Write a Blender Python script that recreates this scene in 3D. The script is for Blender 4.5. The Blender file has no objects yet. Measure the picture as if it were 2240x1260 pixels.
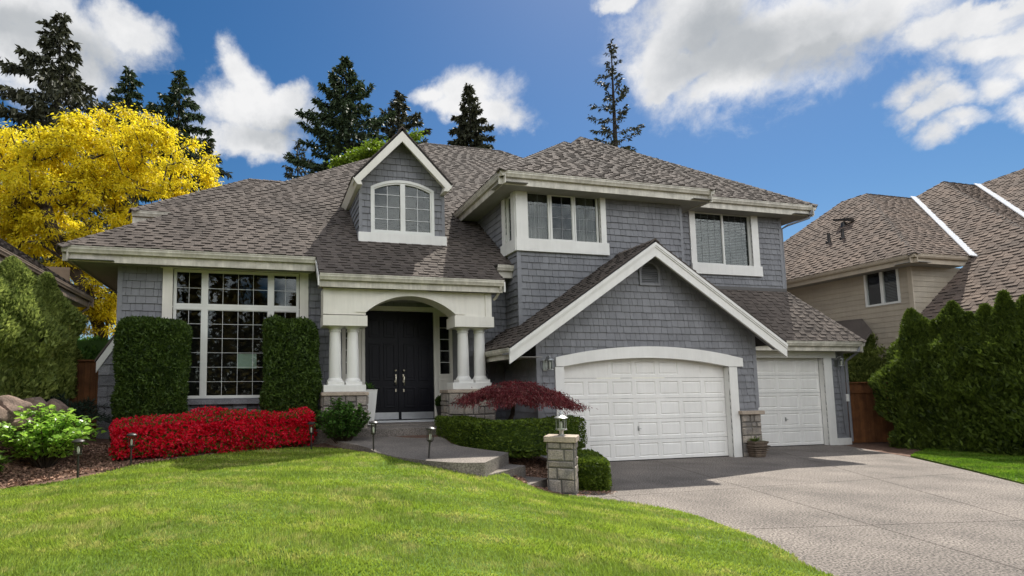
import bpy, bmesh, math, random
import numpy as np
from mathutils import Vector, Matrix
from mathutils.geometry import delaunay_2d_cdt
random.seed(7); RNG = np.random.default_rng(11)
S = bpy.context.scene; COL = S.collection
# ------------------------------------------------------------------ camera model (photo pixels 2240x1260)
FP = 1179.25; CX, CY = 865.97, 757.77; HC = 1.85
PIT, ROL, YAW = math.radians(4.837), math.radians(-.6), math.radians(13.602)
_F = np.array([math.sin(YAW)*math.cos(PIT), math.cos(YAW)*math.cos(PIT), math.sin(PIT)])
_R = np.array([math.cos(YAW), -math.sin(YAW), 0.]); _U = np.cross(_R, _F)
_R2 = _R*math.cos(ROL)+_U*math.sin(ROL); _U2 = -_R*math.sin(ROL)+_U*math.cos(ROL)
CAMP = np.array([0., 0., HC])
def ray(x, y):
    return _R2*((x-CX)/FP) - _U2*((y-CY)/FP) + _F
def PY(x, y, Y):
    d = ray(x, y); return CAMP + d*(Y/d[1])
def PX(x, y, X):
    d = ray(x, y); return CAMP + d*(X/d[0])
def PZ(x, y, z=0.):
    d = ray(x, y); return CAMP + d*((z-HC)/d[2])
def PS(x, y, y0, z0, s):            # on the roof plane z = z0 + s (Y - y0)
    d = ray(x, y); return CAMP + d*((z0 - s*y0 - HC)/(d[2]-s*d[1]))
def proj(P):
    v = np.asarray(P, float)-CAMP; w = v@_F
    return np.array([CX+FP*(v@_R2)/w, CY-FP*(v@_U2)/w])
cd = bpy.data.cameras.new('camera'); cam = bpy.data.objects.new('camera', cd); COL.objects.link(cam)
cd.sensor_width = 36; cd.lens = FP/2240*36
cd.shift_x = (1120-CX)/2240; cd.shift_y = (CY-630)/2240
cd.clip_start = .1; cd.clip_end = 3000
mw = Matrix.Identity(4)
for i in range(3):
    mw[i][0], mw[i][1], mw[i][2], mw[i][3] = _R2[i], _U2[i], -_F[i], CAMP[i]
cam.matrix_world = mw; S.camera = cam

# ------------------------------------------------------------------ materials
def nt(name):
    m = bpy.data.materials.new(name); m.use_nodes = True
    t = m.node_tree; t.nodes.clear(); return m, t
def N(t, kind, **kw):
    n = t.nodes.new(kind)
    for k, v in kw.items():
        if k.startswith('i_'):
            key = k[2:]; key = int(key) if key.isdigit() else key.replace('_', ' ')
            n.inputs[key].default_value = v
        else: setattr(n, k, v)
    return n
def L(t, a, b): t.links.new(a, b)
def rgba(c): return (c[0], c[1], c[2], 1.)
def ramp(t, fac, c1, c2, a=.35, b=.65):
    r = t.nodes.new('ShaderNodeValToRGB'); e = r.color_ramp.elements
    e[0].position = a; e[0].color = rgba(c1); e[1].position = b; e[1].color = rgba(c2)
    L(t, fac, r.inputs[0]); return r.outputs[0]
def noise(t, scale, detail=4, rough=.55, vec=None):
    if vec is None:
        vec = t.nodes.new('ShaderNodeNewGeometry').outputs['Position']
    n = N(t, 'ShaderNodeTexNoise', i_Scale=scale, i_Detail=detail, i_Roughness=rough)
    L(t, vec, n.inputs['Vector']); return n.outputs['Fac']
def mul(t, col, fac_out, lo, hi, fmin=0., fmax=1.):
    mr = N(t, 'ShaderNodeMapRange', i_1=fmin, i_2=fmax, i_3=lo, i_4=hi); L(t, fac_out, mr.inputs[0])
    mx = N(t, 'ShaderNodeVectorMath', operation='SCALE'); L(t, col, mx.inputs[0]); L(t, mr.outputs[0], mx.inputs['Scale'])
    return mx.outputs[0]
def MAT(name, c, c2=None, ns=6., rough=.75, bump=0., bs=80., island=0., spec=.35, metal=0., fine=0., fs=150., coat=0., emis=None, streak=0.):
    m, t = nt(name)
    o = N(t, 'ShaderNodeOutputMaterial'); p = N(t, 'ShaderNodeBsdfPrincipled', i_Roughness=rough, i_Metallic=metal)
    p.inputs['Specular IOR Level'].default_value = spec; p.inputs['Coat Weight'].default_value = coat
    if c2 is None: c2 = tuple(v*.88 for v in c)
    col = ramp(t, noise(t, ns), c2, c)
    if island:
        g = t.nodes.new('ShaderNodeNewGeometry'); col = mul(t, col, g.outputs['Random Per Island'], 1-island, 1+island)
    if fine: col = mul(t, col, noise(t, fs, 2, .6), 1-fine, 1+fine, .36, .64)
    if streak:
        mp = N(t, 'ShaderNodeMapping'); mp.inputs['Scale'].default_value = (9, 9, .7)
        L(t, t.nodes.new('ShaderNodeNewGeometry').outputs['Position'], mp.inputs[0])
        col = mul(t, col, noise(t, 1.3, 5, .65, mp.outputs[0]), 1-streak, 1+streak*.4, .3, .65)
    L(t, col, p.inputs['Base Color'])
    if bump:
        b = N(t, 'ShaderNodeBump', i_Strength=bump, i_Distance=.02); L(t, noise(t, bs, 4, .6), b.inputs['Height']); L(t, b.outputs[0], p.inputs['Normal'])
    if emis: p.inputs['Emission Color'].default_value = rgba(emis[0]); p.inputs['Emission Strength'].default_value = emis[1]
    L(t, p.outputs[0], o.inputs[0]); return m
def LEAF(name, c, c2, trans=.35, rough=.55, ns=.8, spec=.25, c3=None):
    m, t = nt(name); o = N(t, 'ShaderNodeOutputMaterial')
    g = t.nodes.new('ShaderNodeNewGeometry')
    ad = N(t, 'ShaderNodeMath', operation='MULTIPLY_ADD', i_1=.45); L(t, g.outputs['Random Per Island'], ad.inputs[0])
    sc = N(t, 'ShaderNodeMath', operation='MULTIPLY', i_1=.6); L(t, noise(t, ns, 3), sc.inputs[0]); L(t, sc.outputs[0], ad.inputs[2])
    col = ramp(t, ad.outputs[0], c2, c, .2, .8)
    if c3:
        mx = N(t, 'ShaderNodeMix', data_type='RGBA'); mx.inputs[7].default_value = rgba(c3)
        th = N(t, 'ShaderNodeMath', operation='GREATER_THAN', i_1=.82); L(t, g.outputs['Random Per Island'], th.inputs[0])
        L(t, th.outputs[0], mx.inputs[0]); L(t, col, mx.inputs[6]); col = mx.outputs[2]
    p = N(t, 'ShaderNodeBsdfPrincipled', i_Roughness=rough); p.inputs['Specular IOR Level'].default_value = spec
    L(t, col, p.inputs['Base Color'])
    tr = N(t, 'ShaderNodeBsdfTranslucent'); L(t, col, tr.inputs[0])
    mx = N(t, 'ShaderNodeMixShader', i_0=trans); L(t, p.outputs[0], mx.inputs[1]); L(t, tr.outputs[0], mx.inputs[2])
    L(t, mx.outputs[0], o.inputs[0]); return m
def GLASS(name, tint=(.9, .95, .95), ior=1.9):
    m, t = nt(name); o = N(t, 'ShaderNodeOutputMaterial')
    fr0 = N(t, 'ShaderNodeFresnel', i_IOR=ior); gg = t.nodes.new('ShaderNodeNewGeometry')
    fr = N(t, 'ShaderNodeMath', operation='MULTIPLY'); nb = N(t, 'ShaderNodeMath', operation='SUBTRACT', i_0=1.); L(t, gg.outputs['Backfacing'], nb.inputs[1]); L(t, fr0.outputs[0], fr.inputs[0]); L(t, nb.outputs[0], fr.inputs[1]); gl = N(t, 'ShaderNodeBsdfGlossy', i_Roughness=.015); tp = N(t, 'ShaderNodeBsdfTransparent')
    tp.inputs[0].default_value = rgba(tint)
    b = N(t, 'ShaderNodeBump', i_Strength=.012, i_Distance=.03); L(t, noise(t, 1.6, 1), b.inputs['Height']); L(t, b.outputs[0], gl.inputs['Normal'])
    mx = N(t, 'ShaderNodeMixShader'); L(t, fr.outputs[0], mx.inputs[0]); L(t, tp.outputs[0], mx.inputs[1]); L(t, gl.outputs[0], mx.inputs[2])
    L(t, mx.outputs[0], o.inputs[0]); return m

# ------------------------------------------------------------------ objects
ORG = {}
def tag(o, label=None, cat=None, group=None, kind=None):
    if label: o['label'] = label
    if cat: o['category'] = cat
    if group: o['group'] = group
    if kind: o['kind'] = kind
    return o
def thing(name, loc, label, cat, group=None):
    o = bpy.data.objects.new(name, None); COL.objects.link(o); o.location = tuple(float(v) for v in loc)
    o.empty_display_size = .2; ORG[o.name] = np.array(loc, float)
    return tag(o, label, cat, group)
def link(name, me, mat, parent=None):
    o = bpy.data.objects.new(name, me); COL.objects.link(o)
    if mat is not None: me.materials.append(mat)
    if parent is not None:
        o.parent = parent; ORG[o.name] = ORG[parent.name]
    else: ORG[o.name] = np.zeros(3)
    return o
def off(parent): return ORG[parent.name] if parent is not None else np.zeros(3)
def np_mesh(name, V, Fc, mat, parent=None, smooth=False, origin=None):
    V = np.asarray(V, np.float32) - (off(parent) if origin is None else np.asarray(origin)).astype(np.float32)
    k = Fc.shape[1]; me = bpy.data.meshes.new(name)
    me.vertices.add(len(V)); me.vertices.foreach_set('co', V.ravel())
    me.loops.add(Fc.size); me.loops.foreach_set('vertex_index', Fc.ravel().astype(np.int32))
    me.polygons.add(len(Fc)); me.polygons.foreach_set('loop_start', np.arange(0, Fc.size, k, dtype=np.int32))
    if smooth: me.polygons.foreach_set('use_smooth', np.ones(len(Fc), bool))
    me.update(calc_edges=True)
    o = link(name, me, mat, parent)
    if origin is not None:
        o.location = tuple(float(v) for v in origin)
        ORG[o.name] = np.array(origin, float)
    return o
class MB:
    def __init__(s): s.v = []; s.f = []; s.dark = set()
    def add(s, vs, fs):
        b = len(s.v); s.v += [tuple(map(float, v)) for v in vs]; s.f += [tuple(b+i for i in f) for f in fs]; return s
    def box(s, x0, x1, y0, y1, z0, z1):
        vs = [(x, y, z) for z in (z0, z1) for y in (y0, y1) for x in (x0, x1)]
        return s.add(vs, [(0, 2, 3, 1), (4, 5, 7, 6), (0, 1, 5, 4), (2, 6, 7, 3), (0, 4, 6, 2), (1, 3, 7, 5)])
    def prism(s, poly, vec):
        n = len(poly); vec = np.asarray(vec, float); a = [np.asarray(p, float) for p in poly]
        return s.add(a+[p+vec for p in a], [tuple(range(n))[::-1], tuple(range(n, 2*n))]+[(i, (i+1) % n, n+(i+1) % n, n+i) for i in range(n)])
    def beam(s, a, b, w, h, up=(0, 0, 1)):      # box along a-b, w sideways, h along up, centred
        a = np.asarray(a, float); b = np.asarray(b, float); d = b-a; d /= np.linalg.norm(d)
        sd = np.cross(d, up); sd /= np.linalg.norm(sd); u = np.cross(sd, d)
        c = [sd*x*w/2+u*y*h/2 for x, y in ((-1, -1), (1, -1), (1, 1), (-1, 1))]
        return s.prism([a+q for q in c], b-a)
    def tube(s, pts, rad, n=8, caps=True):
        pts = [np.asarray(p, float) for p in pts]
        if np.isscalar(rad): rad = [rad]*len(pts)
        b = len(s.v); pr = None
        for i, p in enumerate(pts):
            d = pts[min(i+1, len(pts)-1)]-pts[max(i-1, 0)]; d = d/(np.linalg.norm(d)+1e-9)
            if pr is None:
                pr = np.cross(d, (0, 0, 1) if abs(d[2]) < .9 else (1, 0, 0))
            pr = pr-d*(pr@d); pr /= np.linalg.norm(pr)+1e-9; q = np.cross(d, pr)
            for k in range(n):
                a = 2*math.pi*k/n; s.v.append(tuple(p+rad[i]*(pr*math.cos(a)+q*math.sin(a))))
        for i in range(len(pts)-1):
            for k in range(n):
                s.f.append((b+i*n+k, b+i*n+(k+1) % n, b+(i+1)*n+(k+1) % n, b+(i+1)*n+k))
        if caps:
            s.f.append(tuple(b+k for k in range(n))[::-1]); s.f.append(tuple(b+(len(pts)-1)*n+k for k in range(n)))
        return s
    def lathe(s, c, prof, n=20, sq=False):      # prof: (r, z) upward
        b = len(s.v); ph = math.pi/4 if sq else 0
        if sq: n = 4
        for r, z in prof:
            r2 = r*math.sqrt(2) if sq else r
            for k in range(n):
                a = 2*math.pi*k/n+ph; s.v.append((c[0]+r2*math.cos(a), c[1]+r2*math.sin(a), c[2]+z))
        for i in range(len(prof)-1):
            for k in range(n):
                s.f.append((b+i*n+k, b+i*n+(k+1) % n, b+(i+1)*n+(k+1) % n, b+(i+1)*n+k))
        s.f.append(tuple(b+k for k in range(n))[::-1]); s.f.append(tuple(b+(len(prof)-1)*n+k for k in range(n)))
        return s
    def build(s, name, mat, parent=None, smooth=False, bevel=0., origin=None, dark=None):
        o_ = off(parent) if origin is None else np.asarray(origin, float)
        me = bpy.data.meshes.new(name); me.from_pydata([tuple(np.array(v)-o_) for v in s.v], [], s.f)
        if smooth:
            me.polygons.foreach_set('use_smooth', [True]*len(me.polygons)); me.set_sharp_from_angle(angle=math.radians(40))
        me.update(); o = link(name, me, mat, parent)
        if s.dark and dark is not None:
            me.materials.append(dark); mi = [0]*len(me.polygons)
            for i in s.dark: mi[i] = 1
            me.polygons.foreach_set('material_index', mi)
        if origin is not None: o.location = tuple(map(float, origin)); ORG[o.name] = o_
        if bevel:
            md = o.modifiers.new('bevel', 'BEVEL'); md.width = bevel; md.segments = 2; md.limit_method = 'ANGLE'
        return o
# ------------------------------------------------------------------ 2D convex clipping
def clip_half(P, a, b, c, eps=1e-9):       # keep a x + b y <= c
    out = []; n = len(P)
    for i in range(n):
        p, q = P[i], P[(i+1) % n]; dp = a*p[0]+b*p[1]-c; dq = a*q[0]+b*q[1]-c
        if dp <= eps: out.append(p)
        if (dp < -eps and dq > eps) or (dp > eps and dq < -eps):
            k = dp/(dp-dq); out.append((p[0]+k*(q[0]-p[0]), p[1]+k*(q[1]-p[1])))
    return out
def area(P): return .5*sum(P[i][0]*P[(i+1) % len(P)][1]-P[(i+1) % len(P)][0]*P[i][1] for i in range(len(P)))
def ccw(P): return list(P) if area(P) > 0 else list(P)[::-1]
def edges(C):
    for i in range(len(C)):
        p, q = C[i], C[(i+1) % len(C)]
        a, b = q[1]-p[1], -(q[0]-p[0]); yield a, b, a*p[0]+b*p[1]
def inter(P, C):
    for a, b, c in edges(C):
        P = clip_half(P, a, b, c)
        if len(P) < 3: return []
    return P
def subtract(P, H):                        # P minus convex ccw H -> convex pieces
    if not inter(P, H) or abs(area(inter(P, H))) < 1e-7: return [P]
    out = []
    for a, b, c in edges(H):
        o = clip_half(P, -a, -b, -c)
        if len(o) >= 3 and abs(area(o)) > 1e-6: out.append(o)
        P = clip_half(P, a, b, c)
        if len(P) < 3: break
    return out
def tabs(mb, O, u, w, n, poly, holes, e, wr, thick, gap, lift, align=None, lap=.02, stag=True, alt=None, dark_at=9.):
    """courses of overlapping tabs on the plane O + a u + b w, clipped to poly minus holes"""
    O, u, w, n = (np.asarray(q, float) for q in (O, u, w, n))
    poly = ccw(poly); holes = [ccw(h) for h in holes]
    a0 = min(p[0] for p in poly); a1 = max(p[0] for p in poly); b0 = min(p[1] for p in poly); b1 = max(p[1] for p in poly)
    k0 = math.floor((b0-(align or b0))/e-1e-6)
    base = (align if align is not None else b0)
    k = math.floor((b0-base)/e)
    while base+k*e < b1:
        cnt = 0; v0 = base+k*e; v1 = v0+e+lap; a = a0-random.random()*wr[1]
        while a < a1:
            wd = random.uniform(*wr); t = random.choice(thick) if not alt else (random.uniform(*alt[0]) if (cnt := cnt+1) % 2 else random.uniform(*alt[1])); jit = random.uniform(-.5, .5)*stag*.012
            cell = [(a+gap/2, v0+jit), (a+wd-gap/2, v0+jit), (a+wd-gap/2, v1), (a+gap/2, v1)]
            a += wd
            ps = [inter(cell, poly)]
            for h in holes:
                ps = [x for p in ps if len(p) > 2 for x in subtract(p, h)]
            for p in ps:
                if len(p) < 3 or abs(area(p)) < 2e-5: continue
                top = []; bot = []
                for q in p:
                    f = 1-(q[1]-v0)/(e+lap); h = lift+t*f
                    X = O+u*q[0]+w*q[1]; top.append(X+n*h); bot.append(X)
                m = len(p); fb = len(mb.f)
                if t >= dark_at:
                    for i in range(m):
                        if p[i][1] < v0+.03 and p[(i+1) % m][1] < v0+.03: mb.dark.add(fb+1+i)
                mb.add(top+bot, [tuple(range(m))]+[(i, m+i, m+(i+1) % m, (i+1) % m) for i in range(m)])
        k += 1
def sheet(mb, O, u, w, poly, holes=(), d=0., n=(0, 0, 0)):
    ps = [ccw(poly)]
    for h in holes: ps = [x for p in ps for x in subtract(p, ccw(h))]
    O = np.asarray(O, float)+np.asarray(n, float)*d
    for p in ps: mb.add([O+np.asarray(u)*q[0]+np.asarray(w)*q[1] for q in p], [tuple(range(len(p)))])
def arc(x0, x1, zs, zp, n=16):              # circular segment from (x0,zs) over peak zp to (x1,zs)
    h = zp-zs; c = (x1-x0)/2; R = (c*c+h*h)/(2*h); cx = (x0+x1)/2; cz = zp-R; A = math.asin(min(1, c/R))
    return [(cx+R*math.sin(A*(2*i/n-1)), cz+R*math.cos(A*(2*i/n-1))) for i in range(n+1)]
def lumps(seed, k=14, lo=.6, hi=3.):
    r = np.random.default_rng(seed); K = r.normal(size=(k, 3)); K /= np.linalg.norm(K, axis=1)[:, None]; K *= r.uniform(lo, hi, (k, 1)); ph = r.uniform(0, 6.28, k)
    return lambda P: np.sin(P@K.T+ph).sum(1)/math.sqrt(k)
SKY_STRENGTH, SKY_SAT, SKY_VAL, CLOUD, SUN, EXPOSURE = .12, 1.36, .39, .52, 4.2, .95
# ------------------------------------------------------------------ material library
M = {}
M['siding'] = MAT('blue_gray_siding', (.205, .208, .219), (.170, .173, .184), 1.6, .7, .25, 160, island=.09, streak=.10)
M['siding_back'] = MAT('siding_shadow_gap', (.03, .031, .036), None, 3, .8)
M['corner'] = MAT('blue_gray_trim', (.212, .216, .229), None, 4, .6, .1, 90, streak=.08)
M['cream'] = MAT('cream_trim_paint', (.74, .71, .635), (.67, .64, .565), 1.2, .5, .08, 120, streak=.07)
M['white'] = MAT('white_trim_paint', (.74, .73, .69), (.68, .67, .63), 2., .5, .08, 140, streak=.05)
M['gutter'] = MAT('painted_gutter', (.62, .585, .50), (.42, .395, .33), 3.5, .42, .05, 60, streak=.20)
M['soffit'] = MAT('soffit_boards', (.30, .29, .27), None, 4, .8)
M['shingle'] = MAT('roof_shingle', (.122, .102, .088), (.084, .071, .062), .9, .92, .5, 260, island=.13, fine=.18, fs=220, spec=.15)
M['shingle_cap'] = MAT('ridge_cap_shingle', (.135, .115, .10), (.098, .083, .073), 5., .92, .6, 260, island=.22, fine=.3, fs=220, spec=.15)
M['shingle_tan'] = MAT('neighbour_roof_shingle', (.170, .128, .102), (.118, .092, .076), 1.2, .92, .5, 260, island=.14, fine=.2, fs=200, spec=.15)
M['underlay'] = MAT('roof_underlay', (.035, .031, .029), None, 4, .95)
M['vinyl'] = MAT('white_window_frame', (.68, .68, .64), (.63, .63, .59), 3, .4)
M['muntin'] = MAT('window_grille_bars', (.72, .73, .72), None, 3, .5)
M['grille'] = MAT('gray_grille_bars', (.30, .31, .32), None, 3, .5)
M['glass'] = GLASS('window_glass', (.85, .88, .87), 1.85)
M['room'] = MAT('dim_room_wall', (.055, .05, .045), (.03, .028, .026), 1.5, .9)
M['blind'] = MAT('window_blind', (.17, .17, .17), (.14, .14, .14), 5, .7)
M['curtain'] = MAT('sheer_curtain', (.22, .205, .19), (.14, .13, .12), 3, .9)
M['garage'] = MAT('garage_door_paint', (.80, .785, .745), (.74, .725, .685), 1.5, .45, .06, 180, streak=.05)
M['door'] = MAT('black_door_paint', (.007, .007, .011), (.005, .005, .008), 2, .45, .03, 60, spec=.22)
M['brass'] = MAT('brushed_nickel', (.62, .57, .45), (.5, .45, .35), 10, .32, metal=1.)
M['kick'] = MAT('kick_plate', (.60, .61, .63), (.5, .51, .53), 4, .42, metal=.8)
M['stone'] = MAT('ashlar_stone', (.33, .285, .235), (.18, .165, .15), 3.5, .9, .9, 38, island=.22, fine=.22, fs=45)
M['stone_gray'] = MAT('gray_ashlar_stone', (.235, .235, .245), (.16, .16, .17), 4, .9, .9, 38, island=.22, fine=.2, fs=45)
M['cap'] = MAT('cap_stone', (.44, .36, .28), (.30, .25, .20), 5, .9, .7, 50, fine=.18, fs=60)
M['mortar'] = MAT('mortar_joint', (.12, .115, .105), None, 9, .95)
M['metal'] = MAT('pewter_metal', (.50, .51, .50), (.38, .39, .38), 12, .38, metal=.9)
M['dark_metal'] = MAT('bronze_black_metal', (.030, .026, .023), (.02, .018, .016), 12, .4, spec=.5)
M['lampglass'] = GLASS('lamp_glass', (.82, .85, .80), 1.5)
M['bulb'] = MAT('frosted_bulb', (.75, .74, .68), None, 4, .4)
M['vent'] = MAT('vent_louver_paint', (.150, .155, .160), None, 5, .6)
M['flash'] = MAT('metal_flashing', (.78, .79, .80), (.70, .71, .72), 4, .35, metal=.25)
M['tan'] = MAT('tan_lap_siding', (.40, .345, .265), (.36, .31, .24), 2, .7, .2, 120, island=.05, streak=.06)
M['tan_trim'] = MAT('tan_trim_paint', (.48, .41, .315), (.41, .35, .27), 2, .55, streak=.1)
M['brown'] = MAT('brown_lap_siding', (.26, .185, .12), (.2, .14, .09), 2, .75, .2, 120, island=.06)
M['brown_trim'] = MAT('brown_gutter_paint', (.27, .215, .17), (.2, .155, .12), 3, .45, streak=.15)
M['pavement'] = None
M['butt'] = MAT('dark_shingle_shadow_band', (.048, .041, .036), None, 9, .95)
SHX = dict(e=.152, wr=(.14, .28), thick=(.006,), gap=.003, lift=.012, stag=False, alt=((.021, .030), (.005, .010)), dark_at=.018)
# ------------------------------------------------------------------ gray house
HOUSE = thing('gray_house', (6.5, 14, 0), 'blue gray shingled two storey house with white arched double garage and columned porch', 'house')
def n3(v): v = np.asarray(v, float); return v/np.linalg.norm(v)
def roof_face(parent, pieces, u, mat='shingle', name='roof', e=None, under=.05):
    """pieces: convex planar 3-D polygons of one roof plane, u: eave direction"""
    u = n3(u); P0 = [np.asarray(p, float) for p in pieces[0]]
    nn = n3(np.cross(P0[1]-P0[0], P0[2]-P0[0])); nn = nn if nn[2] > 0 else -nn
    w = n3(np.cross(nn, u));
    if w[2] < 0: u = -u; w = n3(np.cross(nn, u))
    O = P0[0]; mb = MB(); base = MB()
    allp = [[((np.asarray(p)-O)@u, (np.asarray(p)-O)@w) for p in pc] for pc in pieces]
    lo = min(q[1] for p in allp for q in p)
    kw = dict(SHX)
    if e: kw['e'] = e
    for p in allp:
        base_p = ccw(p); base.prism([O+u*q[0]+w*q[1] for q in base_p], -nn*under)
        tabs(mb, O, u, w, nn, p, [], align=lo-.03, **kw)
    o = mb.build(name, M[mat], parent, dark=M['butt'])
    ob = base.build('roof_deck', M['underlay'], o)
    return o
def caps(parent, a, b, mat='shingle_cap', step=.24, wid=.15, drop=.6, name='ridge_cap', pw=1.):
    a = np.asarray(a, float); b = np.asarray(b, float); d = b-a; Ln = np.linalg.norm(d); d /= Ln
    sd = n3(np.cross(d, (0, 0, 1))); up = np.cross(sd, d); mb = MB(); k = 0
    while k*step < Ln:
        p = a+d*k*step; q = a+d*min(Ln, (k+1)*step+.06); t = .035+random.uniform(-.004, .006)
        for s in (-1, 1):
            o1 = sd*s*wid-up*wid*drop
            vs = [p+up*t, q+up*.012, q+o1+up*.012, p+o1+up*t]; lo = [v-up*t for v in (vs[0], vs[3])]
            mb.add(vs+lo, [(0, 1, 2, 3) if s < 0 else (3, 2, 1, 0), (0, 3, 5, 4), (2, 3, 5)])
        k += 1
    return mb.build(name, M[mat], parent)
def eave(parent, a, b, out, name='gutter', mat='gutter', h=.15, fas=.34, fmat=None, soff=.62, dh=1.):
    """K gutter with its fascia and soffit; a, b: outer top edge, out: outward unit vector"""
    a = np.asarray(a, float); b = np.asarray(b, float); out = np.asarray(out, float); z = np.array([0, 0, 1.])
    g = [(0, 0), (0, -.025), (-.012, -.03), (-.012, -.07), (-.035, -.11), (-.05, -h), (-.12, -h), (-.12, -.012), (-.014, -.012), (-.014, 0)]
    mb = MB(); mb.prism([a+out*x+z*y*1 for x, y in g], b-a); o = mb.build(name, M[mat], parent)
    mb = MB(); mb.prism([a+out*x+z*y for x, y in ((-.122, -.03), (-.122, -fas), (-.15, -fas), (-.15, -.03))], b-a)
    o2 = mb.build('fascia', M[fmat or mat], parent)
    mb = MB(); q_ = [a+out*x+z*y for x, y in ((-.15, -fas+.03), (-.15, -fas+.015), (-.15-soff, -fas+.015), (-.15-soff, -fas+.03))]; dz_ = random.uniform(.0, .022); q_ = [v+z*dz_ for v in q_]; mb.prism(q_, b-a)
    mb.build('soffit', M['soffit'], parent); return o
def wall(parent, O, u, n, poly, holes=(), name='wall', mat='siding', back='siding_back', e=.185, wr=(.10, .27), thick=(.022, .025, .028), gap=.008, stag=True):
    mb = MB(); tabs(mb, O, u, (0, 0, 1), n, poly, list(holes), e, wr, thick, gap, .002, align=0., lap=.012, stag=stag)
    o = mb.build(name, M[mat], parent)
    b = MB(); sheet(b, O, u, (0, 0, 1), poly, holes, 0., n); b.build('wall_sheathing', M[back], o); return o
def fr(O, u, n):                              # local frame helper -> world
    O, u, n = (np.asarray(q, float) for q in (O, u, n))
    return lambda a, z, d=0.: O+u*a+np.array([0, 0, z])+n*d
def lbox(mb, F, a0, a1, z0, z1, d0, d1):
    c = [F(a, z, d) for z in (z0, z1) for d in (d0, d1) for a in (a0, a1)]
    return mb.add(c, [(0, 2, 3, 1), (4, 5, 7, 6), (0, 1, 5, 4), (2, 6, 7, 3), (0, 4, 6, 2), (1, 3, 7, 5)])
def ring(mb, F, outer, inner, d0, d1):        # frame between two equal length closed outlines
    n = len(outer)
    o0 = [F(a, z, d0) for a, z in outer]; o1 = [F(a, z, d1) for a, z in outer]; i0 = [F(a, z, d0) for a, z in inner]; i1 = [F(a, z, d1) for a, z in inner]
    mb.add(o0+o1+i0+i1, [q for i in range(n) for j in [(i+1) % n] for q in ((n+i, n+j, 3*n+j, 3*n+i), (i, j, n+j, n+i), (2*n+i, 3*n+i, 3*n+j, 2*n+j), (i, 2*n+i, 2*n+j, j))])
def rect(x0, x1, z0, z1): return [(x0, z0), (x1, z0), (x1, z1), (x0, z1)]
def sash(parent, F, x0, x1, z0, z1, fw, cols, rows, d=-.03, dd=.045, name='window', bar=.008, gm='muntin'):
    o_ = MB(); ring(o_, F, rect(x0, x1, z0, z1), rect(x0+fw, x1-fw, z0+fw, z1-fw), d-dd, d)
    ring(o_, F, rect(x0+fw, x1-fw, z0+fw, z1-fw), rect(x0+fw*1.35, x1-fw*1.35, z0+fw*1.35, z1-fw*1.35), d-dd, d-.014)
    w = o_.build(name, M['vinyl'], parent)
    g0, g1, h0, h1 = x0+fw, x1-fw, z0+fw, z1-fw
    p = MB(); lbox(p, F, g0, g1, h0, h1, d-.034, d-.028); p.build('pane', M['glass'], w)
    if cols*rows > 1:
        m = MB()
        for i in range(1, cols): x = g0+(g1-g0)*i/cols; lbox(m, F, x-bar/2, x+bar/2, h0, h1, d-.027, d-.021)
        for i in range(1, rows): z = h0+(h1-h0)*i/rows; lbox(m, F, g0, g1, z-bar/2, z+bar/2, d-.026, d-.0205)
        m.build('window_grille', M[gm], w)
    return w
def each(name, mat, F, *bxs):
    for b_ in bxs: mb = MB(); lbox(mb, F, *b_); mb.build(name, M[mat], HOUSE)
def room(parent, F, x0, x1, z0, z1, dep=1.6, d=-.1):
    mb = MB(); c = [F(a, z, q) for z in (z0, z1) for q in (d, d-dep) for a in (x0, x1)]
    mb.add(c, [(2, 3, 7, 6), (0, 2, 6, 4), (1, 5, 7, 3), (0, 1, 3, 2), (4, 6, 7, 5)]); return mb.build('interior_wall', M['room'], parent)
def blinds(parent, F, x0, x1, z0, z1, d=-.13, st=.055, mat='blind'):
    mb = MB(); z = z0
    while z < z1:
        c = [F(x0, z, d), F(x1, z, d), F(x1, z+.032, d-.03), F(x0, z+.032, d-.03)]; mb.add(c+[v+np.array([0, 0, .004]) for v in c], [(0, 1, 2, 3), (4, 7, 6, 5), (0, 4, 5, 1), (2, 6, 7, 3)]); z += st
    return mb.build('window_blind', M[mat], parent)
def drape(parent, F, x0, x1, z0, z1, d=-.2, mat='curtain'):
    mb = MB(); n = 60; ph = random.random()*6
    pt = [(x0+(x1-x0)*i/n, d-.03*math.sin(i*1.1+ph)-.012*math.sin(i*2.7)) for i in range(n+1)]
    for i in range(n):
        (a, p), (b, q) = pt[i], pt[i+1]; mb.add([F(a, z0, p), F(b, z0, q), F(b, z1, q), F(a, z1, p), F(a, z0, p-.01), F(b, z0, q-.01), F(b, z1, q-.01), F(a, z1, p-.01)], [(0, 1, 2, 3), (7, 6, 5, 4), (3, 2, 6, 7), (0, 4, 5, 1)])
    return mb.build('curtain', M[mat], parent, smooth=True)
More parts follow.
